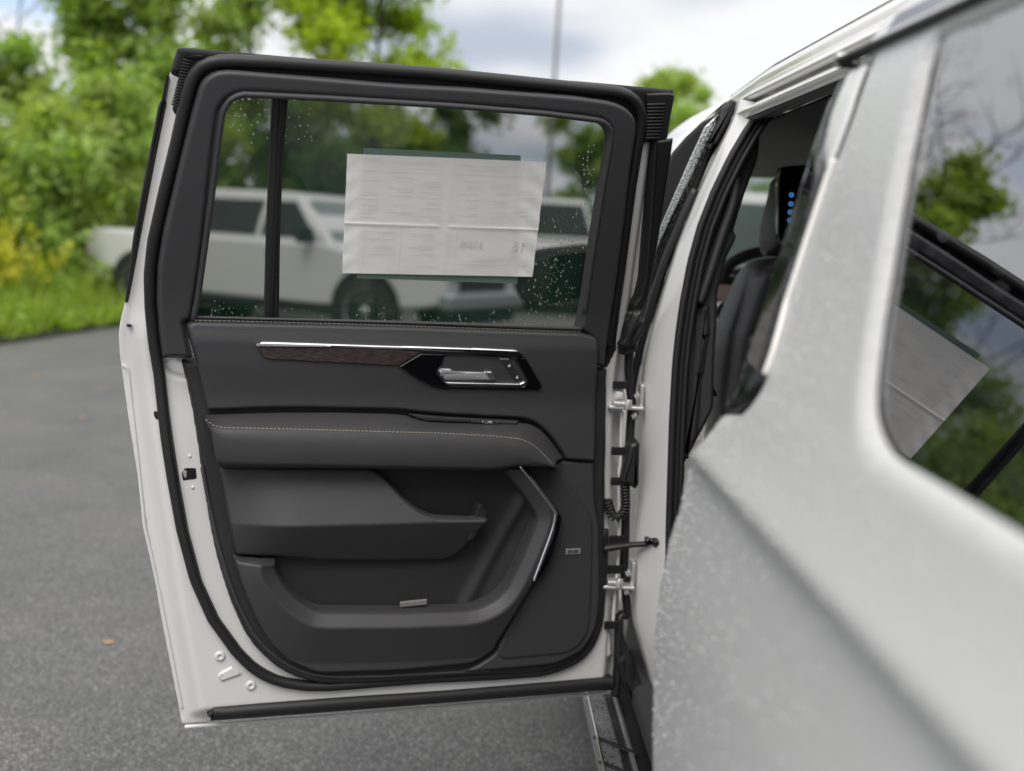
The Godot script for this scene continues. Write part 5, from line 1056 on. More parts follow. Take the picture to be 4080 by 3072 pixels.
func make_drops(suv: Node3D, door: Node3D) -> void:
	var ball := SphereMesh.new()
	ball.radius = 1.0
	ball.height = 2.0
	ball.radial_segments = 10
	ball.rings = 5
	# on the outside of the door glass: corners and lower edge
	var glass_drops := bead_spots(640, func():
		var u := rng.randf_range(0.16, 0.90)
		var v := rng.randf_range(1.30, 1.71)
		var dens := 0.0
		dens = maxf(dens, 1.0 - Vector2(u - 0.21, (v - 1.40) * 0.45).length() / 0.085)
		dens = maxf(dens, (1.0 - (v - 1.30) / 0.035) * (1.0 if u < 0.62 or u > 0.80 else 0.5))
		dens = maxf(dens, 1.0 - Vector2((u - 0.84) * 0.6, v - 1.68).length() / 0.06)
		dens = maxf(dens, 1.0 - Vector2((u - 0.755) * 1.5, v - 1.66).length() / 0.06)
		dens = maxf(dens, 1.0 - Vector2((u - 0.185) * 1.8, (v - 1.60) * 0.7).length() / 0.06)
		if rng.randf() > dens: return null
		var r := 0.0005 + 0.0014 * pow(rng.randf(), 2.0)
		return Transform3D(Basis().scaled(Vector3(r, r * rng.randf_range(1.0, 1.5), r * 0.55)), dp(u, v, -0.031)))
	many("rain_drops", ball, m.drop, glass_drops, door)
	# on the paint of the pillar and the quarter panel
	var drops := bead_spots(3600, func():
		var y := rng.randf_range(0.85, 1.72)
		var z := -1.42 + 1.15 * pow(rng.randf(), 1.8)
		if y > 1.34 and z > -1.0 + 0.0 * y: return null
		if y < 1.3 and rng.randf() > 0.55: return null
		if not Geometry2D.is_point_in_polygon(Vector2(z - 0.012, y), panel_line): return null
		var r := 0.0006 + 0.0013 * pow(rng.randf(), 1.6)
		var tilt := 0.0 if y < 1.25 else 0.26
		return Transform3D(Basis(Vector3.BACK, -tilt).scaled(Vector3(1, 1, 1)) * Basis().scaled(Vector3(r * 0.5, r, r)), Vector3(side_s(y), y, z)))
	many("rain_drops", ball, m.bead, drops, suv).position = -SUV_AT
	var strip_drops := bead_spots(420, func():
		var t := rng.randf()
		var a: Vector2 = PackedVector2Array([Vector2(-1.3306, 1.6574), Vector2(-1.3135, 1.4379)])[0].lerp(PackedVector2Array([Vector2(-1.3306, 1.6574), Vector2(-1.3135, 1.4379)])[1], t)
		var b: Vector2 = PackedVector2Array([Vector2(-1.3277, 1.6402), Vector2(-1.2693, 1.4407)])[0].lerp(PackedVector2Array([Vector2(-1.3277, 1.6402), Vector2(-1.2693, 1.4407)])[1], t)
		var q := a.lerp(b, rng.randf())
		var r := rng.randf_range(0.0004, 0.0011)
		return Transform3D(Basis().scaled(Vector3(r * 0.5, r, r)), Vector3(side_s(q.y) + 0.0, q.y, q.x)))
	many("rain_drops", ball, m.drop, strip_drops, suv).position = -SUV_AT
	var edge_drops := bead_spots(240, func():
		var e := PackedVector2Array([Vector2(0.495, 1.7605), Vector2(0.3714, 1.3985)])
		var q: Vector2 = e[0].lerp(e[1], rng.randf())
		var r := rng.randf_range(0.0008, 0.0022)
		return Transform3D(Basis().scaled(Vector3(r, r, r * 0.5)), Vector3(q.x + rng.randf_range(-0.004, 0.006), q.y, -2.444)))
	many("rain_drops", ball, m.rubber, edge_drops, suv).position = -SUV_AT
	var pane_drops := bead_spots(420, func():
		var y := rng.randf_range(1.35, 1.72)
		var z := rng.randf_range(-1.2, -0.2)
		var r := 0.0008 + 0.0018 * pow(rng.randf(), 2.0)
		return Transform3D(Basis(Vector3.BACK, -0.26) * Basis().scaled(Vector3(r * 0.5, r, r)), Vector3(0.325 + 0.268 * (y - 1.345) + 0.012, y, z)))
	many("rain_drops", ball, m.drop, pane_drops, suv).position = -SUV_AT
	var board := bead_spots(520, func():
		var e := PackedVector2Array([Vector2(0.3168, -2.5161), Vector2(0.3655, -2.5268)])
		var r := rng.randf_range(0.0010, 0.0024)
		return Transform3D(Basis().scaled(Vector3(r, r * 0.4, r)), Vector3(rng.randf_range(e[0].x, e[1].x), 0.402, rng.randf_range(-2.7, -1.7))))
	many("rain_drops", ball, m.gloss, board, suv).position = -SUV_AT
	var hem := bead_spots(110, func():
		var e := PackedVector2Array([Vector2(0.9237, 0.4529), Vector2(-0.0284, 0.4505)])
		var q: Vector2 = e[0].lerp(e[1], rng.randf())
		var r := rng.randf_range(0.0009, 0.002)
		return Transform3D(Basis().scaled(Vector3(r, r, r)), dp(q.x, q.y - 0.0005, -0.05)))
	many("rain_drops", ball, m.drop, hem, door)

func make_sticker() -> void:
	# folded sheet taped to the inside of the door glass, its print showing through from the far side
	var door := Transform3D(Basis(Vector3.UP, deg_to_rad(DOOR_TURN)), HINGE)
	var q := PackedVector2Array([Vector2(0.6608, 1.6183), Vector2(0.2767, 1.6308), Vector2(0.2636, 1.4055), Vector2(0.6496, 1.3964)])
	var root := thing("window_sticker", door * dp(0.5, 1.33, -0.02), deg_to_rad(DOOR_TURN))
	tag(root, "white folded paper sheet taped inside the window of the open rear door", "paper sheet")
	var inv := root.transform.affine_inverse() * door
	var nx := 60
	var ny := 100
	var rows := []
	var bump := FastNoiseLite.new()
	bump.seed = 3
	bump.frequency = 9.0
	for j in ny + 1:
		var row := []
		for i in nx + 1:
			var s := float(i) / nx
			var t := float(j) / ny
			var a := q[0].lerp(q[1], s).lerp(q[3].lerp(q[2], s), t)
			var w := -0.0195
			w += 0.0024 * exp(-absf(t - 0.57 - 0.01 * s) / 0.006) * (0.0 if absf(s - 0.5) < 0.03 else 1.0)
			w += 0.0012 * exp(-absf(s - 0.515) / 0.01)
			w += 0.0010 * bump.get_noise_2d(a.x * 1.2, a.y * 1.4)
			w += 0.0014 * sin((a.x * 0.8 + a.y) * 160.0) * ss(0.10, 0.0, s) * 0.5 + 0.0012 * sin((a.y - a.x * 0.6) * 150.0) * ss(0.84, 1.0, s)
			w += 0.002 * ss(0.96, 1.0, s) * ss(0.3, 0.0, t)
			row.append(inv * dp(a.x, a.y, w))
		rows.append(row)
	obj("sheet", loft(rows, Vector3(0, 0, 1)), m.paper, root)
	var b := PackedVector2Array([Vector2(0.6316, 1.6313), Vector2(0.3287, 1.6393), Vector2(0.332, 1.6313), Vector2(0.2912, 1.3897), Vector2(0.6202, 1.3874), Vector2(0.6349, 1.622)])
	obj("backing_film", loft([[inv * dp(b[0].x, b[0].y, -0.024), inv * dp(b[1].x, b[1].y, -0.024)], [inv * dp(b[4].x, b[4].y, -0.024), inv * dp(b[3].x, b[3].y, -0.024)]], Vector3(0, 0, 1)), m.backing, root)
	# faint print seen through the paper: rules, columns of lines, figures in mirror writing
	var at := func(s: float, t: float, w: float) -> Vector3:
		var a := q[0].lerp(q[1], s).lerp(q[3].lerp(q[2], s), t)
		var ww := -0.0195 + 0.0024 * exp(-absf(t - 0.57 - 0.01 * s) / 0.006) * (0.0 if absf(s - 0.5) < 0.03 else 1.0) + 0.0012 * exp(-absf(s - 0.515) / 0.01) + 0.0010 * bump.get_noise_2d(a.x * 1.2, a.y * 1.4)
		ww += 0.0014 * sin((a.x * 0.8 + a.y) * 160.0) * ss(0.10, 0.0, s) * 0.5 + 0.0012 * sin((a.y - a.x * 0.6) * 150.0) * ss(0.84, 1.0, s) + 0.002 * ss(0.96, 1.0, s) * ss(0.3, 0.0, t)
		return inv * dp(a.x, a.y, ww + w)
	var mb := MB.new()
	var stroke := func(s0: float, t0: float, s1: float, t1: float, h: float):
		var n := maxi(1, int(absf(s1 - s0) * 30.0 + absf(t1 - t0) * 20.0))
		var top := []
		var low := []
		for i in n + 1:
			var k := float(i) / n
			var dx := 0.0 if absf(s1 - s0) > absf(t1 - t0) else h
			var dy := h if dx == 0.0 else 0.0
			top.append(at.call(lerpf(s0, s1, k), lerpf(t0, t1, k), 0.0005)); low.append(at.call(lerpf(s0, s1, k) + dx, lerpf(t0, t1, k) + dy, 0.0005))
		loft_into(mb, [top, low], Vector3(0, 0, 1))
	for r in [[0.02, 0.13, 0.48], [0.54, 0.13, 0.97], [0.35, 0.33, 0.49], [0.03, 0.585, 0.48], [0.56, 0.60, 0.96], [0.10, 0.63, 0.27], [0.57, 0.90, 0.96]]:
		stroke.call(r[0], r[1], r[2], r[1], 0.004)
	for r in [[0.10, 0.61, 0.93], [0.285, 0.61, 0.96], [0.57, 0.61, 0.97], [0.03, 0.13, 0.2], [0.85, 0.87, 0.97]]:
		stroke.call(r[0], r[1], r[0], r[2], 0.0022)
	for col in [[0.04, 0.17, 0.16, 0.52], [0.19, 0.17, 0.33, 0.5], [0.35, 0.17, 0.48, 0.31], [0.35, 0.37, 0.48, 0.53], [0.55, 0.17, 0.67, 0.50], [0.70, 0.17, 0.82, 0.48], [0.84, 0.24, 0.96, 0.47], [0.11, 0.64, 0.26, 0.86], [0.30, 0.64, 0.46, 0.84], [0.58, 0.80, 0.80, 0.88], [0.05, 0.03, 0.16, 0.08], [0.2, 0.03, 0.48, 0.10], [0.56, 0.04, 0.8, 0.1], [0.3, 0.9, 0.5, 0.95]]:
		var t: float = col[1]
		while t < col[3]:
			var len: float = (col[2] - col[0]) * rng.randf_range(0.35, 1.0)
			if rng.randf() < 0.6: stroke.call(col[2] - len, t, col[2], t, 0.0045)
			t += 0.017
	obj("faint_print", mb.mesh(), m.ink, root)
	for k in 2:
		var t := TextMesh.new()
		t.text = ["16", "$7,000"][k]
		t.font_size = 32
		t.pixel_size = [0.00082, 0.00048][k]
		t.depth = 0.0002
		var f := SystemFont.new()
		f.font_names = PackedStringArray(["Droid Sans"])
		t.font = f
		var o := obj("mirrored_figures", t, m.figures, root)
		o.position = at.call([0.905, 0.65][k], [0.73, 0.72][k], 0.0022)
		o.rotation = Vector3(-0.34, PI, 0)

# ---------------------------------------------------------------- vehicles beyond
func ring_section(cx: float, hx: float, hz: float, y: float, r: float, n := 6) -> Array:
	# rounded rectangle in plan at height y
	var out := []
	for c in 4:
		var sx: float = [1, -1, -1, 1][c]
		var sz: float = [1, 1, -1, -1][c]
		for i in n + 1:
			var a := PI / 2 * (c + float(i) / n)
			out.append(Vector3(cx + sx * (hx - r) + cos(a) * r, y, sz * (hz - r) + sin(a) * r))
	return out

func length_section(x: float, half: float, low: float, top: float, r: float, n := 4) -> Array:
	# rounded rectangle across the vehicle at x; the upper corners get radius r
	var out := []
	var r2 := 0.06
	for c in 4:
		var sz: float = [1, -1, -1, 1][c]
		var rr: float = [r, r, r2, r2][c]
		for i in n + 1:
			var a := PI / 2 * (c + float(i) / n)
			var cy := (top - rr) if c < 2 else (low + rr)
			out.append(Vector3(x, cy + sin(a) * rr, sz * (half - rr) + cos(a) * rr))
	return out

func capped(rows: Array) -> ArrayMesh:
	var mb := MB.new()
	var mid := Vector3.ZERO
	for r in rows:
		for q in r: mid += q
	mid /= rows.size() * rows[0].size()
	loft_into(mb, rows, Vector3.ZERO, true, mid)
	for e in [0, -1]:
		var c := Vector3.ZERO
		for q in rows[e]: c += q
		c /= rows[e].size()
		var first := mb.v.size()
		for q in rows[e]: mb.add(q)
		var k := mb.add(c)
		for i in rows[e].size(): mb.tri(k, first + i, first + (i + 1) % rows[e].size())
		mb.smooth(c - mid)
	return mb.mesh()

func wheel(root: Node3D, at: Vector3, r: float, side: float) -> void:
	var t := Transform3D(Basis(Vector3.RIGHT, PI / 2 * side), at)
	var mb := MB.new()
	lathe_into(mb, [Vector2(r * 0.68, 0.12), Vector2(r * 0.93, 0.125), Vector2(r, 0.09), Vector2(r, -0.09), Vector2(r * 0.9, -0.12), Vector2(r * 0.68, -0.12)], t, 28)
	var tyre := obj("wheel", mb.mesh(), m.tyre, root)
	var rb := MB.new()
	lathe_into(rb, [Vector2(r * 0.70, 0.125), Vector2(r * 0.64, 0.12), Vector2(r * 0.62, 0.02), Vector2(0.0, 0.02)], t, 28)
	for k in 6:
		var a := TAU * k / 6.0
		rbox_into(rb, t * Transform3D(Basis(Vector3.UP, -a), Vector3(cos(a) * r * 0.33, 0.08, sin(a) * r * 0.33)), Vector3(r * 0.62, 0.05, 0.085), 0.02)
	lathe_into(rb, [Vector2(0.0, 0.11), Vector2(0.07, 0.11), Vector2(0.08, 0.03)], t, 16)
	obj("rim", rb.mesh(), m.rim, tyre)

func quad_on(mb: MB, a: Vector3, b: Vector3, c: Vector3, d: Vector3, inset: Vector4, outward: float, nu := 6) -> void:
	# a pane on the four-cornered face a b c d (bottom left, bottom right, top right, top left)
	var nn := (b - a).cross(d - a).normalized()
	var f := func(s, t): return a.lerp(b, s).lerp(d.lerp(c, s), t) + nn * outward
	var rows := [[], []]
	for i in nu + 1:
		var s := lerpf(inset.x, 1.0 - inset.y, float(i) / nu)
		rows[0].append(f.call(s, inset.z)); rows[1].append(f.call(s, 1.0 - inset.w))
	loft_into(mb, rows, nn)

func vehicle(called: String, kind: String, paint: Material, at: Vector3, turn: float) -> Node3D:
	# x forward, y up, z to its right; a full-size pickup or a tall estate on the same front end
	var root := thing(called, at, turn)
	var pickup := kind == "pickup"
	var L := 2.92 if pickup else 2.70
	var half := 1.0
	var belt := 1.20
	var rows := []
	for s in [[-L, 0.90, 0.62, 1.02], [-L + 0.04, 0.95, 0.55, 1.16], [-L + 0.4, 0.985, 0.46, 1.20], [-1.5, 1.0, 0.42, 1.20], [0.2, 1.0, 0.42, 1.20], [1.15, 1.0, 0.42, 1.20], [1.5, 0.99, 0.42, 1.20], [2.2, 0.98, 0.45, 1.17], [2.65, 0.96, 0.5, 1.12], [L - 0.04, 0.90, 0.55, 1.04], [L, 0.84, 0.62, 0.98]]:
		rows.append(length_section(s[0], s[1], s[2], s[3], 0.07 if s[0] < 1.3 else 0.13))
	obj("body", capped(rows), paint, root)
	# cabin
	var back := -1.05 if pickup else -L + 0.1
	var b0 := back
	var b1 := 1.32
	var t0 := back + (0.14 if pickup else 0.22)
	var t1 := 0.70
	var roof := 1.80 if pickup else 1.90
	var sill := roof - 0.06
	var cab := []
	for s in [[belt - 0.04, 0.0], [belt + 0.02, 0.02], [1.5, 0.5], [roof - 0.14, 0.90], [sill, 0.985], [roof - 0.015, 1.08], [roof, 1.3]]:
		var k: float = s[1]
		var x0 := lerpf(b0, t0, k)
		var x1 := lerpf(b1, t1, k)
		cab.append(ring_section((x0 + x1) * 0.5, (x1 - x0) * 0.5, lerpf(0.96, 0.74, k), s[0], 0.10))
	obj("cabin", capped(cab), paint, root)
	for side in [1.0, -1.0]:
		var p := func(x, k, lift): return Vector3(x, lerpf(belt, sill, k) + lift, side * lerpf(0.96, 0.742, k))
		var spans := [[b0 + 0.12, 0.12, t0 + 0.12], [0.20, 1.08, 0.20]] if pickup else [[b0 + 0.18, -1.35, t0 + 0.15], [-1.25, -0.30, -1.25], [-0.20, 1.02, -0.20]]
		for k in spans.size():
			var s = spans[k]
			var mb := MB.new()
			var top_front: float = s[1] if k < spans.size() - 1 else 0.62
			if side > 0: quad_on(mb, p.call(s[0], 0.06, 0), p.call(s[1], 0.06, 0), p.call(top_front, 0.88, 0), p.call(s[2], 0.88, 0), Vector4(0, 0, 0, 0), 0.012)
			else: quad_on(mb, p.call(s[1], 0.06, 0), p.call(s[0], 0.06, 0), p.call(s[2], 0.88, 0), p.call(top_front, 0.88, 0), Vector4(0, 0, 0, 0), 0.012)
			obj("side_window", mb.mesh(), m.pane, root)
			obj("door_handle", rbox(Vector3(0.2, 0.035, 0.04), 0.015, Vector3(s[0] + 0.2, 1.07, side * 1.005)), paint, root)
		obj("door_mirror", rbox(Vector3(0.12, 0.2, 0.26), 0.04, Vector3(1.02, 1.28, side * 1.12)), m.matte, root)
		for fx in [1.86, -1.86 if pickup else -1.35]:
			var arch := MB.new()
			lathe_into(arch, [Vector2(0.50, 0.0), Vector2(0.50, 0.02), Vector2(0.0, 0.02)], Transform3D(Basis(Vector3.RIGHT, PI / 2 * side), Vector3(fx, 0.43, side * 0.985)), 28)
			obj("wheel_arch", arch.mesh(), m.matte, root)
			wheel(root, Vector3(fx, 0.41, side * 0.90), 0.41, side)
		obj("headlight", rbox(Vector3(0.36, 0.17, 0.34), 0.05, Vector3(L - 0.17, 0.93, side * 0.72), Vector3(0, side * 0.45, 0)), m.lamp_glass, root)
		obj("tail_light", rbox(Vector3(0.1, 0.4, 0.13), 0.03, Vector3(-L + 0.04, 0.96, side * 0.88)), m.red_glass, root)
		obj("sill", rbox(Vector3(2.6, 0.16, 0.1), 0.04, Vector3(0.1, 0.40, side * 0.95)), m.matte, root)
		obj("fog_lamp", rbox(Vector3(0.06, 0.1, 0.26), 0.03, Vector3(L + 0.06, 0.6, side * 0.7)), m.lamp_glass, root)
	var ws := MB.new()
	var fr := func(k, z): return Vector3(lerpf(b1, t1, k), lerpf(belt, sill, k), z)
	quad_on(ws, fr.call(0.04, 0.88), fr.call(0.04, -0.88), fr.call(0.93, -0.68), fr.call(0.93, 0.68), Vector4.ZERO, 0.014)
	obj("windscreen", ws.mesh(), m.windscreen if pickup else m.pane, root)
	var rear := MB.new()
	var rr := func(k, z): return Vector3(lerpf(b0, t0, k), lerpf(belt, sill, k), z)
	quad_on(rear, rr.call(0.1, -0.8), rr.call(0.1, 0.8), rr.call(0.85, 0.68), rr.call(0.85, -0.68), Vector4.ZERO, 0.014)
	obj("rear_window", rear.mesh(), m.pane, root)
	obj("grille", rbox(Vector3(0.1, 0.36, 1.16), 0.04, Vector3(L - 0.02, 0.86, 0)), m.grille, root)
	obj("grille_bar", rbox(Vector3(0.05, 0.09, 1.3), 0.02, Vector3(L + 0.03, 0.9, 0)), paint if not pickup else m.rim, root)
	obj("front_bumper", rbox(Vector3(0.22, 0.22, 1.86), 0.06, Vector3(L + 0.02, 0.60, 0)), m.rim if pickup else paint, root)
	obj("air_dam", rbox(Vector3(0.2, 0.2, 1.7), 0.05, Vector3(L - 0.06, 0.40, 0)), m.matte, root)
	obj("rear_bumper", rbox(Vector3(0.2, 0.2, 1.84), 0.05, Vector3(-L - 0.02, 0.56, 0)), m.rim, root)
	if pickup:
		obj("load_bed", rbox(Vector3(1.9, 0.02, 1.5), 0.005, Vector3(-1.85, 1.203, 0)), m.matte, root)
	return root

# ---------------------------------------------------------------- trees and undergrowth
func leaf_mesh(seed_: int, leaves: int, size: float, spread: float) -> ArrayMesh:
	# a sprig: a few folded pointed leaves
	var r := RandomNumberGenerator.new()
	r.seed = seed_
	var mb := MB.new()
	for k in leaves:
		var at := Vector3(r.randf_range(-1, 1), r.randf_range(-1, 1), r.randf_range(-1, 1)) * spread
		var b := Basis.from_euler(Vector3(r.randf_range(-1.0, 1.0), r.randf_range(0, TAU), r.randf_range(-1.0, 1.0)))
		var s := size * r.randf_range(0.7, 1.25)
		var p := [Vector3(0, 0, -0.5), Vector3(0.30, 0.07, -0.05), Vector3(0.2, 0.05, 0.28), Vector3(0, -0.04, 0.55), Vector3(-0.2, 0.05, 0.28), Vector3(-0.30, 0.07, -0.05)]
		var first := mb.v.size()
		for q in p: mb.add(at + b * (q * s))
		mb.tri(first, first + 1, first + 5); mb.tri(first + 1, first + 2, first + 4); mb.tri(first + 1, first + 4, first + 5); mb.tri(first + 2, first + 3, first + 4)
		mb.smooth(b.y)
	return mb.mesh()

var sprigs := []

func foliage(called: String, root: Node3D, lumps: Array, count: int, hue: Color, vary: float, size: float, r: RandomNumberGenerator) -> void:
	# leaves gathered on the outside of many small lumps; lumps: [centre, radius]
	var places := []
	var colors := []
	var weight := 0.0
	for l in lumps: weight += l[1] * l[1]
	for l in lumps:
		var tone := 1.0 + r.randf_range(-vary, vary)
		var warm := r.randf_range(-0.10, 0.10)
		for i in int(count * l[1] * l[1] / weight):
			var d := Vector3(r.randfn(), r.randfn(), r.randfn()).normalized()
			var at: Vector3 = l[0] + d * l[1] * minf(2.2, absf(r.randfn())) * Vector3(0.85, 0.7, 0.85)
			var b := Basis.from_euler(Vector3(r.randf_range(-0.8, 0.8), r.randf_range(0, TAU), r.randf_range(-0.8, 0.8)))
			if at.y < 0.15: continue
			places.append(Transform3D(b.scaled(Vector3.ONE * size * r.randf_range(0.65, 1.25)), at))
			var t := tone * r.randf_range(0.75, 1.25)
			colors.append(Color(hue.r * t * (1.0 + warm), hue.g * t, hue.b * t))
	many(called, sprigs[r.randi() % sprigs.size()], m.leaf, places, root, colors)

func tree(called: String, at: Vector3, high: float, wide: float, low: float, lumps_n: int, leaves: int, hue: Color, seed_: int, size := 1.0, bare := 0) -> Node3D:
	var root := thing(called, at)
	var r := RandomNumberGenerator.new()
	r.seed = seed_
	var mb := MB.new()
	var top := Vector3(r.randf_range(-0.3, 0.3), high * 0.92, r.randf_range(-0.3, 0.3))
	var trunk := []
	var radii := []
	for i in 9:
		var t := i / 8.0
		trunk.append(Vector3(top.x * t + sin(t * 5.0 + seed_) * 0.08, high * 0.92 * t, top.z * t + cos(t * 4.0 + seed_) * 0.08))
		radii.append(lerpf(0.035 * high * 0.55, 0.012, pow(t, 0.8)))
	tube_into(mb, trunk, radii, 9)
	var lumps := []
	for i in lumps_n:
		var t := r.randf_range(low, 1.0)
		var y := high * t
		var reach := wide * sqrt(maxf(0.05, 1.0 - pow((t - (low + 1.0) * 0.46) / ((1.0 - low) * 0.60), 2.0)))
		var a := r.randf_range(0, TAU)
		var d := reach * sqrt(r.randf_range(0.1, 1.0))
		var c := Vector3(cos(a) * d, y, sin(a) * d)
		lumps.append([c, wide * r.randf_range(0.16, 0.34)])
		if i % 2 == 0:
			var k := clampi(int(t * 7.0), 0, 7)
			var s: Vector3 = trunk[k]
			tube_into(mb, [s, s.lerp(c, 0.5) + Vector3(0, 0.12, 0), c], [radii[k] * 0.5, radii[k] * 0.3, 0.008], 6)
	for i in bare:
		var k := 6 + i % 3
		var s: Vector3 = trunk[mini(k, 8)]
		var a := r.randf_range(0, TAU)
		var e := s + Vector3(cos(a) * 1.5, r.randf_range(1.2, 2.6), sin(a) * 1.5)
		var mid := s.lerp(e, 0.5) + Vector3(r.randf_range(-0.15, 0.15), 0.1, r.randf_range(-0.15, 0.15))
		tube_into(mb, [s, mid, e], [0.022, 0.014, 0.004], 6)
		for j in 7:
			var f := mid.lerp(e, j / 7.0)
			var g := f + Vector3(r.randf_range(-0.7, 0.7), r.randf_range(0.15, 0.7), r.randf_range(-0.7, 0.7))
			tube_into(mb, [f, f.lerp(g, 0.5) + Vector3(0, 0.05, 0), g], [0.009, 0.006, 0.002], 5)
			for h in 2: tube_into(mb, [f.lerp(g, 0.4 + 0.3 * h), g + Vector3(r.randf_range(-0.3, 0.3), r.randf_range(-0.05, 0.3), r.randf_range(-0.3, 0.3))], [0.004, 0.0015], 4)
	obj("trunk", mb.mesh(), m.bark, root)
	foliage("crown", root, lumps, leaves, hue, 0.2, size, r)
	return root

func shrub(called: String, at: Vector3, high: float, wide: float, leaves: int, hue: Color, seed_: int, size := 0.8) -> Node3D:
	var root := thing(called, at)
	var r := RandomNumberGenerator.new()
	r.seed = seed_
	var mb := MB.new()
	var lumps := []
	for i in 30:
		var a := r.randf_range(0, TAU)
		var d := wide * sqrt(r.randf()) * 0.8
		var y := high * r.randf_range(0.12, 0.92) * (1.0 - 0.3 * d / wide)
		var c := Vector3(cos(a) * d, y, sin(a) * d)
		lumps.append([c, wide * r.randf_range(0.16, 0.34)])
		if i % 2 == 0: tube_into(mb, [Vector3(cos(a) * 0.1, 0, sin(a) * 0.1), c * Vector3(0.6, 0.6, 0.6), c], [0.03, 0.02, 0.006], 6)
	obj("stems", mb.mesh(), m.bark, root)
	foliage("leaves", root, lumps, leaves, hue, 0.18, size, r)
	return root

func make_background() -> void:
	for k in 4: sprigs.append(leaf_mesh(100 + k, 7, 0.15, 0.16))
	var bright := Color(0.36, 0.48, 0.125)
	var mid := Color(0.30, 0.42, 0.115)
	var deep := Color(0.10, 0.16, 0.04)
	var lime := Color(0.40, 0.52, 0.04)
	tag(tree("broadleaf_tree", Vector3(-6.0, 0, -19.5), 6.8, 1.0, 0.25, 40, 3600, bright, 11, 1.0, 9), "tall loose tree with bare twigs on top above the pickup's load bed", "tree", "trees beyond the lot")
	tag(tree("broadleaf_tree", Vector3(-8.9, 0, -21.5), 4.3, 1.4, 0.15, 28, 1500, mid, 12, 1.0, 4), "thin pale tree against the sky at the far left", "tree", "trees beyond the lot")
	tag(tree("broadleaf_tree", Vector3(-4.4, 0, -22.5), 6.4, 1.5, 0.3, 26, 1700, mid, 13, 1.0, 6), "sparse tree with sky showing through above the door's top left corner", "tree", "trees beyond the lot")
	tag(tree("broadleaf_tree", Vector3(-2.4, 0, -23.0), 7.4, 1.75, 0.2, 48, 5200, lime, 14, 1.05), "dense yellow-green tree rising above the middle of the open door", "tree", "trees beyond the lot")
	tag(tree("broadleaf_tree", Vector3(-0.6, 0, -27.0), 4.2, 1.5, 0.1, 30, 3000, deep, 15), "dark round tree behind the window's centre", "tree", "trees beyond the lot")
	tag(tree("broadleaf_tree", Vector3(2.6, 0, -29.5), 4.7, 1.25, 0.1, 30, 3000, mid, 16), "small green tree behind the right end of the door window", "tree", "trees beyond the lot")
	tag(tree("broadleaf_tree", Vector3(4.5, 0, -27.5), 5.5, 1.2, 0.15, 36, 3600, bright, 17), "rounded green tree between the door and the roof pillar", "tree", "trees beyond the lot")
	tag(tree("broadleaf_tree", Vector3(-12.5, 0, -25.0), 4.2, 2.6, 0.1, 40, 3600, mid, 18), "broad green tree at the back of the left edge", "tree", "trees beyond the lot")
	# undergrowth along the verge and behind the pickup
	var spots := [[-6.6, -16.2, 3.6, 1.3, bright], [-8.2, -17.5, 3.2, 1.5, mid], [-5.4, -18.8, 4.4, 1.4, bright], [-7.4, -14.2, 2.3, 1.0, bright], [-3.4, -20.5, 3.6, 1.5, deep], [-1.4, -22.0, 3.4, 1.6, deep], [0.0, -28.0, 3.0, 1.5, deep], [4.6, -26.5, 2.8, 1.4, lime], [-9.8, -15.5, 2.8, 1.4, mid], [6.4, -26.5, 3.2, 1.5, mid], [-5.75, -17.8, 3.9, 1.5, bright], [-7.6, -20.0, 3.5, 1.8, mid], [-10.0, -19.5, 3.2, 1.9, bright]]
	var said := ["leafy bush behind the pickup's tail", "tall bush at the left edge behind the weeds", "bright bush between the tail of the pickup and the tall tree", "low bush in the weeds at the left", "dark bush behind the pickup's cab", "dark bush above the pickup's bonnet", "dark bush behind the paper sheet", "lime bush right of the open door", "low bush outside the left edge", "green bush behind the windscreen pillar", "tall bright bush right behind the pickup's load bed", "tall bush beneath the loose tree with bare twigs", "tall bush beneath the thin pale tree at the far left"]
	for i in spots.size():
		var s = spots[i]
		tag(shrub("bush", Vector3(s[0], 0, s[1]), s[2], s[3], 3400, s[4], 40 + i), said[i], "bush", "bushes along the verge")
	# weeds
	var blade := MB.new()
	for k in 5:
		var a := TAU * k / 5.0
		var lean_ := Vector3(cos(a) * 0.12, 0, sin(a) * 0.12)
		var p0 := lean_ * 0.2
		var s := Vector3(-sin(a), 0, cos(a)) * 0.014
		loft_into(blade, [[p0 - s, p0 + lean_ * 0.8 + Vector3(0, 0.45, 0) - s * 0.8, p0 + lean_ * 2.2 + Vector3(0, 0.85, 0)], [p0 + s, p0 + lean_ * 0.8 + Vector3(0, 0.45, 0) + s * 0.8, p0 + lean_ * 2.2 + Vector3(0, 0.85, 0)]], Vector3(cos(a), 0.3, sin(a)))
	var r := RandomNumberGenerator.new()
	r.seed = 77
	var places := []
	var colors := []
	while places.size() < 5200:
		var z := r.randf_range(-18.5, -9.5)
		var x := r.randf_range(-11.5, -4.2)
		var kerb := lerpf(-5.35, -4.45, clampf((z + 10.5) / -4.3, 0, 1))
		if x > kerb + 0.05 * r.randfn(): continue
		var h := r.randf_range(0.35, 0.8) * clampf(0.35 + (kerb - x) * 0.9, 0.3, 1.25)
		places.append(Transform3D(Basis(Vector3.UP, r.randf_range(0, TAU)).scaled(Vector3(1.0, h, 1.0)), Vector3(x, 0.03, z)))
		var t := r.randf_range(0.7, 1.3)
		colors.append(Color(0.30 * t, 0.41 * t, 0.08 * t))
	var weeds := many("tall_weeds", blade.mesh(), m.leaf, places, self, colors)
	tag(weeds, "bright green tall grass and weeds along the asphalt edge at the left", "grass", "", "stuff")
	var low := []
	var low_c := []
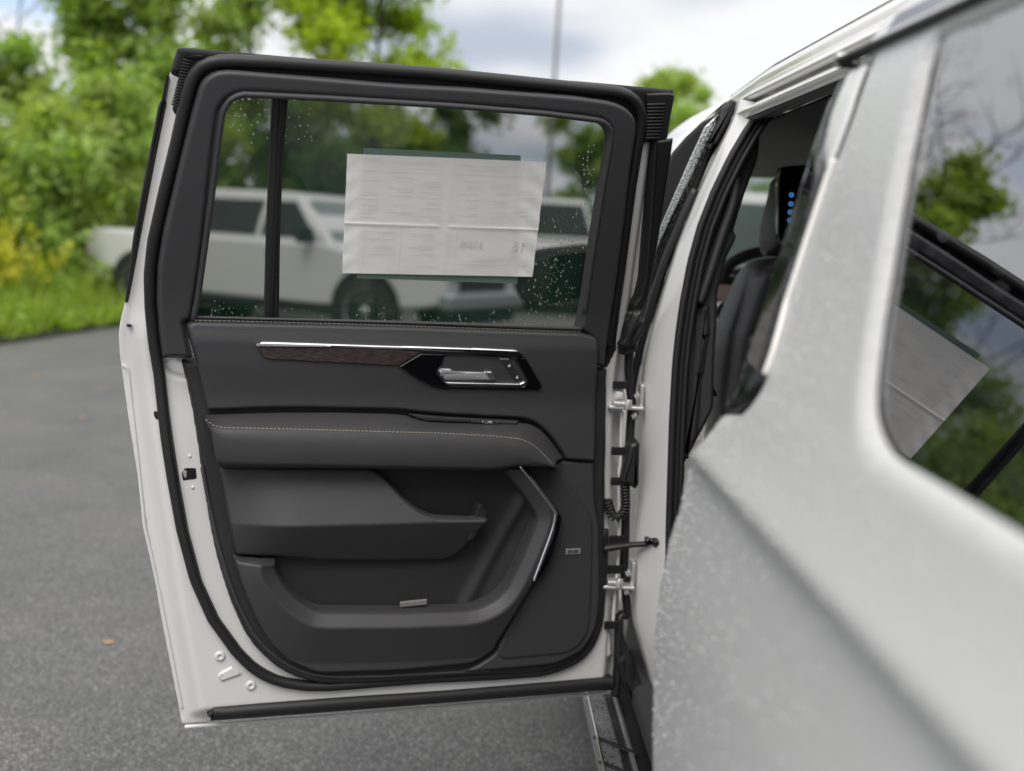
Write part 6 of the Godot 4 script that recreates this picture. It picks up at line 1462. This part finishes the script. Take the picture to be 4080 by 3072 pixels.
	while low.size() < 5200:
		var z := r.randf_range(-19.0, -9.5)
		var x := r.randf_range(-11.0, -4.3)
		var kerb := lerpf(-5.45, -4.55, clampf((z + 10.5) / -4.3, 0, 1))
		if x > kerb: continue
		var h := minf(1.5, 0.25 + (kerb - x) * 0.8) * (0.55 + 0.45 * sin(x * 3.1 + z * 1.7))
		low.append(Transform3D(Basis.from_euler(Vector3(r.randf_range(-0.6, 0.6), r.randf_range(0, TAU), 0)).scaled(Vector3.ONE * 0.75), Vector3(x, 0.08 + h * r.randf(), z)))
		var t := r.randf_range(0.6, 1.3)
		low_c.append(Color(0.32 * t, 0.44 * t, 0.09 * t))
	tag(many("leafy_undergrowth", sprigs[1], m.leaf, low, self, low_c), "pale green leafy undergrowth spilling to the asphalt edge below the bushes", "undergrowth", "", "stuff")
	var gold := thing("yellow_wildflowers", Vector3(-6.35, 0, -13.6))
	tag(gold, "patch of yellow wildflowers in the weeds at the left edge", "flowers")
	var heads := []
	var hc := []
	for i in 520:
		heads.append(Transform3D(Basis.from_euler(Vector3(r.randf_range(-1, 1), r.randf_range(0, 6), 0)).scaled(Vector3.ONE * 0.5), Vector3(r.randfn() * 0.42, 0.55 + absf(r.randfn()) * 0.26, r.randfn() * 0.3)))
		hc.append(Color(0.60, 0.55, 0.05) * r.randf_range(0.7, 1.2))
	many("flower_heads", sprigs[0], m.leaf, heads, gold, hc)
	var st := MB.new()
	for i in 24: 
		var p := Vector3(r.randfn() * 0.3, 0, r.randfn() * 0.25)
		tube_into(st, [p, p + Vector3(0.03, 0.4, 0), p + Vector3(0.06, 0.75, 0.02)], 0.006, 5)
	obj("stalks", st.mesh(), m.soil, gold)
	# street light pole
	var pole := thing("light_pole", Vector3(1.58, 0, -28.0))
	tag(pole, "tall grey-brown light pole rising behind the open door", "light pole")
	obj("post", tube([Vector3.ZERO, Vector3(0.02, 4.0, 0), Vector3(0.02, 10.0, 0)], [0.062, 0.055, 0.04], 12), m.post, pole)
	obj("base", rbox(Vector3(0.6, 0.7, 0.6), 0.05, Vector3(0, 0.35, 0)), m.post, pole)
	obj("lamp_head", rbox(Vector3(0.9, 0.16, 0.35), 0.06, Vector3(-0.5, 10.0, 0)), m.post, pole)
	# vehicles
	tag(vehicle("pickup_truck", "pickup", m.truck_paint, Vector3(-2.5, 0, -15.2), deg_to_rad(-29)), "white crew cab pickup parked by the weeds, seen through the door window", "pickup")
	tag(vehicle("estate_car", "estate", m.truck_paint, Vector3(1.3, 0, -23.2), deg_to_rad(-95)), "white tall estate car facing the camera right of the paper sheet", "car", "white cars facing the camera").scale = Vector3.ONE * 1.13
	tag(vehicle("estate_car", "estate", m.truck_paint, Vector3(2.15, 0, -9.6), deg_to_rad(-92)), "white tall estate car seen through the windscreen of the SUV", "car", "white cars facing the camera")
	# leaves lying about
	var lb := MB.new()
	var rim := [[-0.5, 0.0], [-0.2, 0.22], [0.1, 0.28], [0.35, 0.16], [0.55, 0.0], [0.35, -0.16], [0.1, -0.28], [-0.2, -0.22]]
	var hub := lb.add(Vector3(0, 0.06, 0))
	for q in rim: lb.add(Vector3(q[0], 0.16 * absf(q[1]) + 0.05 * q[0] * q[0], q[1]))
	for k in 8: lb.tri(hub, 1 + k, 1 + (k + 1) % 8)
	tube_into(lb, [Vector3(-0.5, 0.02, 0), Vector3(-0.68, 0.03, 0.03), Vector3(-0.85, 0.01, 0.09)], 0.015, 5)
	lb.smooth(Vector3.UP)
	var leaf := lb.mesh()
	var lies := PackedVector2Array([Vector2(-1.2137, -3.7193), Vector2(-2.759, -7.8553), Vector2(-3.0587, -9.158), Vector2(-3.7913, -9.6714)])
	var what := ["orange fallen leaf on the asphalt nearest the camera, left of the door's lower corner", "small orange fallen leaf on the asphalt left of the round plug in the door's edge", "small brown fallen leaf on the asphalt close behind the door's rear edge", "brown fallen leaf farthest out on the asphalt, near the weeds"]
	for i in 4:
		var o := obj("fallen_leaf", leaf, m.dry_leaf)
		o.position = Vector3(lies[i].x, 0.004, lies[i].y)
		o.rotation = Vector3(0, 0.3 + 1.3 * i, 0)
		o.scale = Vector3.ONE * [0.040, 0.06, 0.06, 0.08][i]
		tag(o, what[i], "leaf", "leaves fallen on the asphalt")

func _ready() -> void:
	set_up()
	rng.seed = 5
	make_materials()
	make_ground()
	var suv := thing("parked_suv", SUV_AT)
	tag(suv, "white SUV in the right foreground, wet with rain, rear side door wide open", "car")
	make_body(suv)
	var door := make_door(suv)
	make_door_upper(door)
	make_door_lower(door)
	make_drops(suv, door)
	make_sticker()
	make_background()
